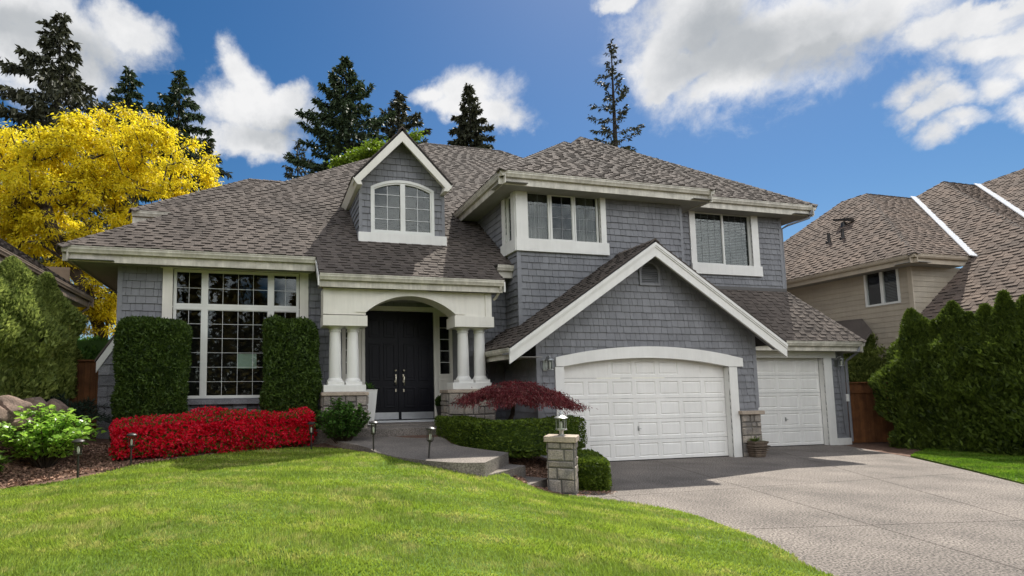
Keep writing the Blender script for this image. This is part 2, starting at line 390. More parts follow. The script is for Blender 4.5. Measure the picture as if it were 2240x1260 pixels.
def stones(parent, O, u, n, W, H, name='stone_veneer', mat='stone', lim=(.44, .30), gap=.013, proud=(.02, .045), skip=()):
    F = fr(O, u, n); mb = MB(); out = []
    def split(x0, x1, z0, z1):
        w, h = x1-x0, z1-z0
        if h > lim[1]*random.uniform(.75, 1.25) and h >= w*.55:
            k = z0+h*random.choice((.36, .5, .62)); split(x0, x1, z0, k); split(x0, x1, k, z1)
        elif w > lim[0]*random.uniform(.75, 1.35):
            k = x0+w*random.choice((.35, .5, .64)); split(x0, k, z0, z1); split(k, x1, z0, z1)
        else: out.append((x0, x1, z0, z1))
    split(0, W, 0, H)
    for x0, x1, z0, z1 in out:
        if any(x0 < s[1] and x1 > s[0] and z0 < s[3] and z1 > s[2] for s in skip): continue
        g = gap/2; p = random.uniform(*proud); c = min(.022, (x1-x0)*.2, (z1-z0)*.2)
        q0 = rect(x0+g, x1-g, z0+g, z1-g); q1 = [(a+random.uniform(-.006, .006), b+random.uniform(-.006, .006)) for a, b in rect(x0+g+c*.35, x1-g-c*.35, z0+g+c*.35, z1-g-c*.35)]
        q2 = [(a+random.uniform(-.01, .01), b+random.uniform(-.01, .01)) for a, b in rect(x0+g+c, x1-g-c, z0+g+c, z1-g-c)]
        v = [F(a, b, .0) for a, b in q0]+[F(a, b, p*.65) for a, b in q1]+[F(a, b, p+random.uniform(-.006, .008)) for a, b in q2]
        f = [(8, 9, 10, 11)]
        for i in range(4):
            j = (i+1) % 4; f += [(i, j, 4+j, 4+i), (4+i, 4+j, 8+j, 8+i)]
        mb.add(v, f)
    o = mb.build(name, M[mat], parent); b = MB(); lbox(b, F, .006, W-.006, 0, H, -.02, .006); b.build('mortar', M['mortar'], o); return o
X3 = np.array([1., 0, 0]); Y3 = np.array([0, 1., 0]); FN = -Y3
def xz(px, py, Y): p = PY(px, py, Y); return p[0], p[2]
def xx(px, py, Y): return PY(px, py, Y)[0]
def zz(px, py, Y): return PY(px, py, Y)[2]

# ---- main roof (front slope .8 through the left eave)
YE, ZE, SM = 13.5, 5.28, .8
mr = lambda x, y: (x, y, ZE+SM*(y-YE))
RL = (7.47, 24.35); RRr = (11.5, 24.35)
hipY = lambda x: YE+(x+4.57)*(RL[1]-YE)/(RL[0]+4.57)
YP = 12.8
roof_face(HOUSE, [[mr(-4.57, YE), mr(6.67, YE), mr(6.67, hipY(6.67))], [mr(6.67, 15.4), mr(12.6, 23.0), mr(*RRr), mr(*RL), mr(6.67, hipY(6.67))],
                  [mr(1.22, YP), mr(6.02, YP), mr(6.02, YE), mr(1.22, YE)]], X3)
caps(HOUSE, mr(-4.62, YE-.04), mr(*RL)); caps(HOUSE, mr(*RL), mr(*RRr)); caps(HOUSE, (13.6, 21.9, mr(0, RRr[1])[2]-2.2), mr(*RRr))
ZR = mr(*RL)[2]
roof_face(HOUSE, [[(-4.57, YE, ZE), mr(*RL), (-4.57, 26.5, ZE)]], Y3)
mb = MB(); mb.prism([mr(*RL), mr(*RRr), (14.5, 33, ZE), (-4.5, 33, ZE)], (0, .02, -.04)); mb.prism([mr(*RRr), (14.5, 33, ZE), (14.5, 20.5, ZR-3.2), (13.6, 21.9, ZR-2.2)], (.02, 0, -.04)); mb.build('roof', M['shingle'], HOUSE)
eave(HOUSE, (-4.57, YE, ZE), (1.2, YE, ZE), FN); eave(HOUSE, (-4.57, YE, ZE), (-4.57, 24, ZE), -X3, soff=.95)
eave(HOUSE, (1.24, YP-.02, ZE+SM*(YP-YE)), (6.02, YP-.02, ZE+SM*(YP-YE)), FN, soff=.4, fas=.31)
zPE = ZE+SM*(YP-YE)
eave(HOUSE, (6.17, YE-.02, ZE+.03), (6.66, YE-.02, ZE+.03), FN)
for x in (1.2, 6.03):                         # little fascia returns at the ends of the porch roof
    mb = MB(); mb.prism([(x, YP+.02, zPE-.05), (x, YP+.02, zPE-.30), (x, YP+.08, zPE-.29), (x, YE+.1, ZE-.12), (x, YE+.1, ZE-.02)], (.03, 0, 0)); mb.build('fascia', M['white'], HOUSE)
# ---- left rear roof
p0 = PY(288, 459, 16.2); ze2 = p0[2]; top = PS(545, 392, 16.2, ze2, SM); t2 = PS(612, 399, 16.2, ze2, SM)
roof_face(HOUSE, [[(p0[0], 16.2, ze2), (p0[0]+3.2, 16.2, ze2), (t2[0]+1.0, top[1], top[2]), tuple(top)]], X3)
caps(HOUSE, (p0[0]-.03, 16.17, ze2), top); caps(HOUSE, top, (t2[0]+1, top[1], top[2]))
eave(HOUSE, (p0[0], 16.2, ze2), (p0[0]+2.5, 16.2, ze2), FN)
mb = MB(); mb.prism([tuple(top), (t2[0]+1, top[1], top[2]), (t2[0]+1, top[1]+2, ze2), (p0[0], top[1]+2, ze2)], (0, .02, -.03)); mb.prism([tuple(top), (p0[0], 16.2, ze2), (p0[0], top[1]+2, ze2)], (-.02, 0, -.03)); mb.build('roof', M['shingle'], HOUSE)
mb = MB(); mb.box(p0[0]+.75, p0[0]+3, 17, 18.6, 4.8, ze2-.3); mb.build('wall', M['corner'], HOUSE)
# ---- bay roof and upper right roof
YB, ZB, XB0, XB1 = 12.7, 7.66, 5.95, 12.74
YU, ZU, XU = 14.2, 8.10, 18.42
pk = PS(1235, 311, YB, ZB, SM); pu = PS(1270, 300, YU, ZU, SM)
kx = (pk[2]-ZB)/(pk[0]-XB0); yb2 = YU+(pk[2]-ZU)/SM
roof_face(HOUSE, [[(XB0, YB, ZB), (XB1, YB, ZB), tuple(pk)]], X3)
roof_face(HOUSE, [[(XB0, YB, ZB), tuple(pk), (pk[0], yb2+1.2, pk[2]), (XB0, yb2+1.2, ZB)]], Y3)
mb = MB(); mb.prism([(XB1, YB, ZB), (XB1, 15.2, ZB), (pk[0], yb2+.3, pk[2]), tuple(pk)], (-.02, 0, -.04)); mb.build('roof', M['shingle'], HOUSE)
lh = (pu[0]-(pu[1]-YU), YU, ZU)
roof_face(HOUSE, [[lh, (XU, YU, ZU), tuple(pu)]], X3)
roof_face(HOUSE, [[lh, tuple(pu), (pu[0], pu[1]+5, pu[2]), (lh[0], pu[1]+5, ZU)]], Y3)
mb = MB(); mb.prism([(XU, YU, ZU), tuple(pu), (pu[0], pu[1]+5, pu[2]), (XU, pu[1]+6, ZU)], (.0, 0, -.04)); mb.prism([(pu[0], pu[1]+5, pu[2]), (XU, pu[1]+10, ZU), (lh[0], pu[1]+10, ZU)], (0, 0, -.04)); mb.build('roof', M['shingle'], HOUSE)
caps(HOUSE, (XB0-.03, YB-.03, ZB), pk); caps(HOUSE, (XB1, YB-.02, ZB), pk); caps(HOUSE, pk, (pk[0], yb2, pk[2])); caps(HOUSE, (XU+.02, YU-.02, ZU), pu)
caps(HOUSE, tuple(np.array(lh)*.35+pu*.65), pu)
eave(HOUSE, (XB0, YB, ZB), (XB1, YB, ZB), FN, soff=.5); eave(HOUSE, (XB0, YB, ZB), (XB0, yb2-.2, ZB), -X3, soff=.65); eave(HOUSE, (XB1, YB, ZB), (XB1, YU+.3, ZB), X3, soff=.6)
eave(HOUSE, (XB1-.6, YU, ZU), (XU, YU, ZU), FN, soff=.5); eave(HOUSE, (XU, YU, ZU), (XU, 26, ZU), X3, soff=.8)
# ---- garage gable roof
GY = 12.25; RX, RZ = 9.83, 5.72
XL0, ZL0 = 5.64, 2.90; XR0, ZR0 = 13.88, 3.10; YRk = 11.8
thk = .05
roof_face(HOUSE, [[(XL0, YRk, ZL0), (XL0, 13.3, ZL0), (RX, 13.3, RZ), (RX, YRk, RZ)], [(XL0, 13.3, ZL0), (XL0, 14.1, ZL0), (6.66, 14.1, ZL0+(6.66-XL0)*(RZ-ZL0)/(RX-XL0)), (6.66, 13.3, ZL0+(6.66-XL0)*(RZ-ZL0)/(RX-XL0))]], Y3, e=.17)
roof_face(HOUSE, [[(XR0, YRk, ZR0), (XR0, 14.6, ZR0), (RX, 14.6, RZ), (RX, YRk, RZ)]], Y3, e=.17)
caps(HOUSE, (RX, YRk-.02, RZ+.02), (RX, 13.3, RZ+.02), wid=.13, drop=.7)
def rake(parent, a, b, Y, dep=.27, th=.05, mat='white', soff=.42):
    """barge board under a sloping roof edge from a=(x,z) low to b=(x,z) apex, vertical cut at both ends"""
    mb = MB(); (x0, z0), (x1, z1) = a, b
    mb.prism([(x0, Y, z0), (x1, Y, z1), (x1, Y, z1-dep), (x0, Y, z0-dep)], (0, th, 0))
    o = mb.build('rake_board', M[mat], parent)
    mb = MB()
    for k, (q, dd) in enumerate(((.0, .085), (.085, .045))):
        mb.prism([(x0, Y, z0-q), (x1, Y, z1-q), (x1, Y, z1-q-dd), (x0, Y, z0-q-dd)], (0, -.035+.015*k, 0))
    mb.build('rake_moulding', M[mat], o)
    mb = MB(); mb.prism([(x0, Y+th, z0-.10), (x1, Y+th, z1-.10), (x1, Y+th, z1-.13), (x0, Y+th, z0-.13)], (0, soff-th, 0)); mb.build('soffit', M['siding'], o)
rake(HOUSE, (XL0, ZL0-.05), (RX, RZ-.05), YRk, dep=.36); rake(HOUSE, (XR0, ZR0-.05), (RX, RZ-.05), YRk, dep=.36)
eave(HOUSE, (XL0-.02, YRk+.05, ZL0-.02), (XL0-.02, 14.0, ZL0-.02), -X3, soff=.75, fas=.26, h=.13)
# ---- third bay roof
Y3R = 13.25; YU0 = 14.8
zt = zz(1719, 638, YU0); xt = xx(1719, 638, YU0)
XG3 = xx(1893, 748, Y3R); ZG3 = zz(1800, 746, Y3R)
roof_face(HOUSE, [[(13.0, Y3R, ZG3), (XG3, Y3R, ZG3), (xt+.02, YU0, zt), (13.0, YU0, zt)]], X3, e=.155)
roof_face(HOUSE, [[(XG3, Y3R, ZG3), (xt+.02, YU0, zt), (xt+.02, 22, zt), (XG3, 22, ZG3)]], Y3)
caps(HOUSE, (XG3, Y3R-.02, ZG3), (xt+.02, YU0, zt), step=.2, wid=.12)
eave(HOUSE, (XR0-.45, Y3R, ZG3), (XG3, Y3R, ZG3), FN, soff=.42, fas=.3); eave(HOUSE, (XG3, Y3R, ZG3), (XG3, 22, ZG3), X3, soff=.3)
mb = MB(); mb.box(13.0, xt-.01, YU0-.05, YU0-.02, zt-.02, zt+.09); mb.build('flashing', M['dark_metal'], HOUSE)

# ---- walls
WY = 14.1; O1 = (0, WY, 0)
xwl = xx(260, 640, WY)
# left window outline (px)
wl = xx(376, 720, WY); wr_ = xx(655, 720, WY); wt = zz(500, 592, WY); wb = zz(490, 871, WY)
DX0, DX1, DZ0, DZ1 = 1.95, 5.25, .9, 4.62
wall(HOUSE, O1, X3, FN, [(xwl, 1.72), (6.67, 1.72), (6.67, 5.2), (xwl, 5.2)], [rect(wl, wr_, wb, wt), rect(DX0, DX1, 0, DZ1)])
wall(HOUSE, O1, X3, FN, [(1.25, .3), (DX0, .3), (DX0, 1.72), (1.25, 1.72)])
wall(HOUSE, O1, X3, FN, [(DX1, .3), (6.67, .3), (6.67, 1.72), (DX1, 1.72)])
stones(HOUSE, (xwl-.02, WY, .2), X3, FN, 1.3-xwl, 1.5, mat='stone_gray', lim=(.42, .26))
mb = MB(); mb.box(wl-.3, wr_+.3, WY-.14, WY-.001, wb-.15, wb-.03); mb.build('window_sill', M['stone_gray'], HOUSE, bevel=.01)
wall(HOUSE, (xwl, WY, 0), -Y3*-1, -X3, [(0, .3), (9, .3), (9, 5.2), (0, 5.2)], e=.185)
def cboard(x, y0, z0, z1, w=.11, lean=0., mat='corner', t=.025):
    mb = MB(); mb.prism([(x, y0-t, z0), (x+w, y0-t, z0), (x+w+lean, y0-t, z1), (x+lean, y0-t, z1)], (0, t, 0)); mb.build('corner_board', M[mat], HOUSE)
cboard(xwl-.03, WY, 1.72, 5.0)
# gable wall + arched garage opening
gx0, gx1 = xx(1235, 900, GY), xx(1598, 900, GY); gzs = .5*(zz(1214, 806, GY)+zz(1620, 800, GY)); gzp = zz(1417, 783, GY)
gzs = .5*(zz(1236, 805, GY)+zz(1598, 799, GY))
gA = arc(gx0, gx1, gzs, gzp)
xg0, xg1 = xx(1174, 800, GY), xx(1652, 800, GY)
op = [(gx0, -.2)]+[(gx1, -.2)]+gA[::-1]
sl = (RZ-ZL0)/(RX-XL0); sr = (RZ-ZR0)/(XR0-RX)
gp = [(xg0, 0), (xg1, 0), (xg1, RZ-.12-sr*(xg1-RX)), (RX, RZ-.12), (xg0, RZ-.12-sl*(RX-xg0))]
vx0, vx1, vz0, vz1, vzs = xx(1396, 600, GY), xx(1441, 600, GY), zz(1419, 625, GY), zz(1419, 573, GY), zz(1419, 593, GY)
wall(HOUSE, (0, GY, 0), X3, FN, gp, [op])
wall(HOUSE, (xg0, GY, 0), Y3, -X3, [(0, 0), (1.85, 0), (1.85, ZL0+.3), (0, ZL0+.3)])
cboard(xg0-.02, GY, 0, 3.2, .1); cboard(xg1-.09, GY, 1.32, 3.4, .12)
# garage arch trim: header band and side casings
hp = zz(1417, 758, GY); hl = xx(1214, 795, GY); hr = xx(1621, 790, GY); hs = zz(1214, 785, GY); hb = zz(1214, 806, GY)
hs = .5*(hs+zz(1620, 781, GY)); hb = .5*(hb+zz(1620, 800, GY))
topA = arc(hl, hr, hs, hp, 26)
def zarc(P, x):
    for (xa_, za_), (xb_, zb_) in zip(P, P[1:]):
        if xa_ <= x <= xb_: return za_+(zb_-za_)*(x-xa_)/(xb_-xa_)
    return P[0][1] if x < P[0][0] else P[-1][1]
botA = [(x, zarc(gA, x)) for x, _ in topA]; botA[0] = (hl, gzs-.01); botA[-1] = (hr, gzs-.01)
mb = MB(); F = fr((0, GY, 0), X3, FN); xsA = [hl]+[x for x in np.linspace(gx0, gx1, 25)]+[hr]
for xa_, xb_ in zip(xsA, xsA[1:]):
    out_ = xa_ < gx0-1e-6 or xb_ > gx1+1e-6
    mb.prism([F(a, z, .06) for a, z in ((xa_, zarc(topA, xa_)), (xb_, zarc(topA, xb_)), (xb_, zarc(gA, xb_)), (xa_, zarc(gA, xa_)))], (0, .058 if out_ else .16, 0))
mb.build('door_header', M['white'], HOUSE)
mb = MB()
cl0 = xx(1216, 900, GY); cr1 = xx(1612, 850, GY); crb = xx(1618, 990, GY)
each('door_casing', 'white', F, (cl0, gx0, 0, gzs-.012, -.145, .045), (gx1, cr1, 0, gzs-.012, -.145, .045))
def garage_door(Y, x0, x1, z0, ztop, cols, rows, hx, hz, z1c, arcpts=None, secs=None):
    F = fr((0, Y, 0), X3, FN); h = (z1c-z0)/rows; mb = MB(); f = MB()
    clip = None if arcpts is None else ccw([(x0, z0), (x1, z0)]+list(arcpts)[::-1])
    def face(poly, d):
        p = ccw(poly)
        if clip: p = inter(p, clip)
        if len(p) > 2: mb.prism([F(a, z, d) for a, z in p], (0, .03, 0))
    for r in range(rows):
        b = z0+r*h; t = b+h-.008
        pw = (x1-x0)/cols
        # rails around the panels
        face(rect(x0, x1, b, b+.085), 0); face(rect(x0, x1, t-.085, t), 0)
        for c in range(cols+1):
            xa = x0+c*pw-(.055 if c else 0); xb = x0+c*pw+(.055 if c < cols else 0)
            face(rect(xa, xb, b+.085, t-.085), 0)
        for c in range(cols):
            xa, xb, za, zb = x0+c*pw+.055, x0+(c+1)*pw-.055, b+.085, t-.085
            i = .028; j = .05
            if clip and zb > min(gzs, gzp)+.02 and len(inter(ccw(rect(xa, xb, za, zb)), clip)) > 0 and abs(area(inter(ccw(rect(xa, xb, za, zb)), clip))) < (xb-xa)*(zb-za)*.999:
                face(rect(xa, xb, za, zb), -.004); continue
            q = [rect(xa, xb, za, zb), rect(xa+i, xb-i, za+i, zb-i), rect(xa+j, xb-j, za+j, zb-j)]
            dd = (0, -.018, -.003); v = [F(a, z, dd[k]) for k in range(3) for a, z in q[k]]
            fs = [(8, 9, 10, 11)]
            for k in range(2):
                for m in range(4): n_ = (m+1) % 4; fs.append((4*k+m, 4*k+n_, 4*k+4+n_, 4*k+4+m))
            mb.add(v, fs)
    o = mb.build('garage_door', M['garage'], HOUSE)
    k = MB(); lbox(k, F, x0, x1, z0, z0+.02, -.02, .004); k.build('door_seal', M['dark_metal'], o)
    k = MB(); lbox(k, F, hx-.018, hx+.018, hz-.06, hz+.06, 0, .012); k.tube([F(hx, hz, .01), F(hx, hz, .05)], .011); k.tube([F(hx, hz, .045), F(hx+.055, hz-.01, .045)], .009); lbox(k, F, hx-.014, hx+.014, hz-.058, hz-.03, .012, .03); k.build('door_handle', M['metal'], o)
    return o
hk = PY(1397, 937, GY+.14)
garage_door(GY+.15, gx0, gx1, .005, gzp, 7, 5, hk[0], hk[2], zz(1417, 783, GY)+.02, [(a, z+.02) for a, z in gA])
# third bay wall, door
BY = 13.8; F3 = fr((0, BY, 0), X3, FN)
xb1 = xx(1850, 880, BY); d0 = 14.2; d1 = xx(1806, 880, BY); dzt = zz(1740, 783, BY); lo3 = 0.
c1 = xx(1822, 870, BY)
wall(HOUSE, (0, BY, 0), X3, FN, [(xg1, 0), (xb1, 0), (xb1, 3.2), (xg1, 3.2)], [rect(d0, d1, -.2, dzt)])
hk = PY(1719, 917, BY+.14)
garage_door(BY+.15, 14.2, d1, .005, dzt, 4, 5, hk[0], hk[2], dzt+.02)
mb = MB(); lbox(mb, F3, d0-.3, xx(1821, 772, BY)+.05, dzt, zz(1740, 763, BY), 0, .05); mb.build('door_header', M['white'], HOUSE)
mb = MB(); each('door_casing', 'white', F3, (d1, c1, .0, dzt-.002, -.14, .045), (d0-.25, d0, 0, dzt-.002, -.14, .045))
mb = MB(); lbox(mb, F3, c1+.002, xb1+.05, -.0, zz(1840, 958, BY), -.02, .06); mb.build('wall_plinth', M['white'], HOUSE)
mb = MB(); lbox(mb, F3, xb1-.14, xb1+.02, zz(1840, 958, BY)+.003, 3.05, 0, .03); mb.build('corner_board', M['corner'], HOUSE)
mb = MB(); mb.box(xb1, xb1+.02, BY, 22, 0, 3.1); mb.box(17.5, 17.52, 14.8, 26, 3, 8); mb.box(-3.4, 17.5, 26, 26.02, 0, 8); mb.box(12.0, 12.02, 13.35, 14.8, 5, 7.6); mb.box(xg1-.03, xg1, GY+.05, BY, 0, 3.4); mb.build('wall', M['siding'], HOUSE)
mb = MB(); q = PY(1859, 870, BY-.02); mb.box(xb1-.01, xb1+.09, BY-.08, BY+.02, q[2]-.12, q[2]+.12); mb.build('junction_box', M['white'], HOUSE, bevel=.01)
# bay walls
VY = 13.3; bx0 = xx(1134, 640, VY); bx1 = xx(1489, 480, VY)
b_l, b_r, b_b, b_t = xx(1152, 480, VY), xx(1312, 480, VY), zz(1230, 528, VY), zz(1230, 424, VY)
wall(HOUSE, (0, VY, 0), X3, FN, [(bx0, 3.0), (bx1, 3.0), (bx1, 7.45), (bx0, 7.45)], [rect(b_l, b_r, b_b, b_t)])
# side window of the bay
s0, s1 = .22, .62
wall(HOUSE, (bx0, VY, 0), Y3, -X3, [(0, .3), (4.4, .3), (4.4, 7.45), (0, 7.45)], [rect(s0, s1, b_b, b_t)])
cboard(bx0-.02, VY, 3.4, b_b-.3, .12); cboard(bx1-.06, VY, 3.5, 7.3, .09)
# upper right wall
xu0, xu1 = 12.0, xx(1711, 560, YU0)
u_l, u_r, u_b, u_t = xx(1520, 520, YU0), xx(1643, 525, YU0), zz(1580, 580, YU0), zz(1580, 466, YU0)
wall(HOUSE, (0, YU0, 0), X3, FN, [(xu0, 4.6), (xu1, 4.6), (xu1, 7.9), (xu0, 7.9)], [rect(u_l, u_r, u_b, u_t)])
cboard(xu1-.1, YU0, zt, 7.8, .12)

# ---- left window group: casing, header, sashes
F1 = fr(O1, X3, FN)
mb = MB()
each('window_casing', 'cream', F1, (xx(354, 720, WY), wl, wb-.02, wt, -.03, .05), (wr_, xx(674, 720, WY), wb-.02, wt, -.03, .05))
mb = MB(); lbox(mb, F1, xx(352, 580, WY), xx(679, 590, WY), wt, zz(500, 569, WY), 0, .075); mb.build('window_header', M['cream'], HOUSE)
xa = [wl, xx(446, 720, WY), xx(592, 720, WY), wr_]; zm = zz(520, 673, WY)
WIN = []
for (i, cols) in ((0, 2), (1, 4), (2, 2)):
    a, b = xa[i]+.012, xa[i+1]-.012
    w1 = sash(HOUSE, F1, a, b, zm+.012, wt-.002, .052, cols, 2); w2 = sash(HOUSE, F1, a, b, wb, zm-.012, .052, cols, 6)
mb = MB(); lbox(mb, F1, wl, wr_, zm-.012, zm+.012, -.08, -.035)
for x in xa[1:3]: lbox(mb, F1, x-.012, x+.012, wb, wt, -.08, -.036)
mb.build('window_mullion', M['vinyl'], HOUSE)
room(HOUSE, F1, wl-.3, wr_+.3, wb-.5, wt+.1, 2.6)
q0 = PY(519, 774, WY+.12); q1 = PY(561, 806, WY+.12)
mb = MB(); mb.box(q0[0], q1[0], WY+.10, WY+.104, q1[2], q0[2]); tinted = mb.build('pale_green_sheet', MAT('pale_green_matte', (.42, .52, .43), None, 5, .8), None, origin=((q0[0]+q1[0])/2, WY+.1, q1[2])); tag(tinted, 'plain pale green sheet hung inside the tall front window', 'paper sheet')  # thin plain green sheet just behind the glass
# ---- bay windows
FB = fr((0, VY, 0), X3, FN); FS = fr((bx0, VY, 0), Y3, -X3)
mb = MB(); bo = xx(1131, 480, VY)-.05
each('window_casing', 'white', FB, (bo, b_l, b_b, b_t+.02, -.05, .06), (b_r, xx(1323, 480, VY), b_b, b_t+.02, -.05, .06)); each('window_casing', 'white', FS, (s1, s1+.2, b_b, b_t+.02, -.04, .055), (0., s0, b_b, b_t+.02, -.04, .0535))
hz = zz(1131, 398, VY)
mb = MB(); each('window_header', 'cream', FB, (bo-.03, xx(1325, 430, VY), b_t+.02, hz+.03, -.02, .09)); each('window_header', 'cream', FS, (-.05, s1+.26, b_t+.021, hz+.028, 0, .085))
mb = MB(); sb = zz(1131, 549, VY); each('window_sill', 'white', FB, (bo-.03, xx(1329, 540, VY), sb, b_b, -.02, .09)); each('window_sill', 'white', FS, (-.05, s1+.26, sb+.002, b_b-.001, 0, .085))
ps = [1153, 1204.5, 1258, 1310]
for i in range(3):
    a, b = xx(ps[i], 480, VY)+.008, xx(ps[i+1], 480, VY)-.008
    w = sash(HOUSE, FB, a, b, b_b, b_t, .05 if i == 1 else .035, 2, 4, gm='grille')
    if i != 1: drape(w, FB, a+.04, b-.04, b_b+.02, b_t-.02, -.18)
w = sash(HOUSE, FS, s0, s1, b_b, b_t, .05, 1, 4, gm='grille'); blinds(w, FS, s0+.05, s1-.05, b_b, b_t, -.14)
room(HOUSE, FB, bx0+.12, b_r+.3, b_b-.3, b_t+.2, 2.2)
# ---- upper right window
FU = fr((0, YU0, 0), X3, FN)
each('window_casing', 'white', FU, (xx(1508, 520, YU0), u_l, u_b, u_t, -.05, .05), (u_r, xx(1657, 525, YU0), u_b, u_t, -.05, .05))
mb = MB(); lbox(mb, FU, xx(1505, 455, YU0), xx(1656, 460, YU0), u_t, zz(1580, 449, YU0), 0, .08); mb.build('window_header', M['cream'], HOUSE)
mb = MB(); lbox(mb, FU, xx(1517, 590, YU0)-.1, xx(1664, 598, YU0), zz(1580, 602, YU0), u_b, -.02, .09); mb.build('window_sill', M['white'], HOUSE)
um = xx(1583, 525, YU0)
w = sash(HOUSE, FU, u_l+.005, um+.03, u_b, u_t, .045, 4, 6, d=-.022, gm='grille', bar=.006); blinds(w, FU, u_l+.05, um, u_b+.03, u_t-.04)
w = sash(HOUSE, FU, um+.032, u_r-.005, u_b, u_t, .035, 4, 6, d=-.045, gm='grille', bar=.006); blinds(w, FU, um+.06, u_r-.05, u_b+.03, u_t-.04)
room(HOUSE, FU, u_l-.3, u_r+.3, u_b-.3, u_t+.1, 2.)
# ---- gable vent
mb = MB(); va = arc(vx0, vx1, vzs, vz1, 12); ou = [(vx0, vz0), (vx1, vz0)]+va[::-1]; cxv = (vx0+vx1)/2
inn = [(cxv+(a-cxv)*.8, vz0+.06+(z-vz0)*.84) for a, z in ou]; ring(mb, F, ou, inn, .0, .05); ven = mb.build('gable_vent', M['corner'], HOUSE)
mb = MB(); mb.prism([F(a, z, .02) for a, z in inn], (0, .004, 0)); mb.build('vent_backing', M['dark_metal'], ven)
mb = MB(); z = vz0+.07
while z < vz1-.06:
    hw = (vx1-vx0)*.4
    if z > vzs: hw *= math.sqrt(max(.05, 1-((z-vzs)/(vz1-vzs-.02))**2))
    mb.add([F(cxv-hw, z, .045), F(cxv+hw, z, .045), F(cxv+hw, z+.035, .022), F(cxv-hw, z+.035, .022), F(cxv-hw, z-.008, .045), F(cxv+hw, z-.008, .045)], [(0, 1, 2, 3), (4, 5, 1, 0)]); z += .05
mb.build('louver', M['vent'], ven)
# ---- dormer
DY = PS(877, 530, YE, ZE, SM)[1]+.0; FD = fr((0, DY, 0), X3, FN)
dx0, dx1 = xx(786, 450, DY), xx(971, 460, DY); dzb = zz(877, 533, DY); RY = DY-.38
dap = PY(880, 281, RY); dlz = .5*(zz(770, 388, RY)+zz(990, 402, RY)); dlx = xx(772, 388, RY); drx = xx(990, 402, RY)
s_l = (dap[2]-dlz)/(dap[0]-dlx); s_r = (dap[2]-dlz)/(drx-dap[0])
ymain = lambda z: YE+(z-ZE)/SM
roof_face(HOUSE, [[(dlx, RY, dlz), (dap[0], RY, dap[2]), (dap[0], ymain(dap[2])+.1, dap[2]), (dlx, ymain(dlz)+.05, dlz)]], Y3, e=.17)
roof_face(HOUSE, [[(drx, RY, dlz), (dap[0], RY, dap[2]), (dap[0], ymain(dap[2])+.1, dap[2]), (drx, ymain(dlz)+.05, dlz)]], Y3, e=.17)
caps(HOUSE, (dap[0], RY-.02, dap[2]+.02), (dap[0], ymain(dap[2]), dap[2]+.02), wid=.11, drop=.9)
rk = .34
def rake2(a, b):
    (x0, z0), (x1, z1) = a, b; mb = MB(); s = 1 if x1 > x0 else -1
    mb.prism([(x0, RY, z0), (x1, RY, z1), (x1, RY, z1-rk), (x0+s*.12, RY, z0-.17)], (0, .05, 0)); o = mb.build('rake_board', M['cream'], HOUSE)
    mb = MB(); mb.prism([(x0+s*.03, RY+.052, z0-.06), (x1, RY+.052, z1-.08), (x1, RY+.052, z1-.11), (x0+s*.03, RY+.052, z0-.09)], (0, DY-RY-.055, 0)); mb.build('soffit', M['cream'], o)
rake2((dlx, dlz-.03), (dap[0], dap[2]-.03)); rake2((drx, dlz-.03), (dap[0], dap[2]-.03))
for x, s in ((dlx, 1), (drx, -1)):
    mb = MB(); mb.prism([(x, RY+.003, dlz-.03), (x+s*.12, RY+.003, dlz-.20), (x+s*.26, RY+.003, dlz-.20), (x+s*.2, RY+.003, dlz-.03)], (0, ymain(dlz)-RY+.1, 0)); mb.build('fascia', M['cream'], HOUSE)
# arched dormer window
w0, w1, z0 = xx(813, 460, DY), xx(947, 465, DY), zz(880, 512, DY); zs_ = .5*(zz(813, 409, DY)+zz(947, 421, DY)); zp = zz(880, 398, DY)
def outline(i): return [(w0+i, z0+i), (w1-i, z0+i)]+arc(w0+i, w1-i, zs_-i*.6, zp-i, 18)[::-1]
apz = dap[2]-.15
wall(HOUSE, (0, DY, 0), X3, FN, [(dx0, dzb), (dx1, dzb), (dx1, apz-s_r*(dx1-dap[0])), (dap[0], apz), (dx0, apz-s_l*(dap[0]-dx0))], [outline(0)])
wall(HOUSE, (dx0, DY, 0), Y3, -X3, [(0, dzb), (ymain(dlz)-DY, dlz), (0, dlz)])
wall(HOUSE, (dx1, DY, 0), Y3, X3, [(0, dzb), (ymain(dlz)-DY, dlz), (0, dlz)])
cboard(dx0-.012, DY, dzb, dlz+.0, .09); cboard(dx1-.078, DY, dzb, dlz+.0, .09)
mb = MB(); lbox(mb, FD, dx0-.04, dx1+.04, dzb-.02, zz(877, 514, DY), -.05, .1); mb.build('window_sill', M['white'], HOUSE)
mb = MB(); ring(mb, FD, outline(-.03), outline(.045), -.04, .035); ring(mb, FD, outline(.045), outline(.085), -.06, .01)
mx = (w0+w1)/2; lbox(mb, FD, mx-.07, mx+.07, z0+.04, zp-.06, -.06, .022); wn = mb.build('window', M['vinyl'], HOUSE)
mb = MB(); mb.prism([FD(a, z, -.035) for a, z in outline(.08)], (0, .006, 0)); mb.build('pane', M['glass'], wn)
mb = MB()
for s in (-1, 1):
    xa_, xb_ = (w0+.085, mx-.07) if s < 0 else (mx+.07, w1-.085); xm = (xa_+xb_)/2
    lbox(mb, FD, xm-.007, xm+.007, z0+.05, zp-.14, -.028, -.02)
    for i in (1, 2, 3): z = z0+.05+(zs_-z0)*i*.275; lbox(mb, FD, xa_, xb_, z-.007, z+.007, -.0275, -.0205)
mb.build('window_grille', M['muntin'], wn)
room(HOUSE, FD, w0-.05, w1+.05, z0-.05, zp+.05, 1.0)
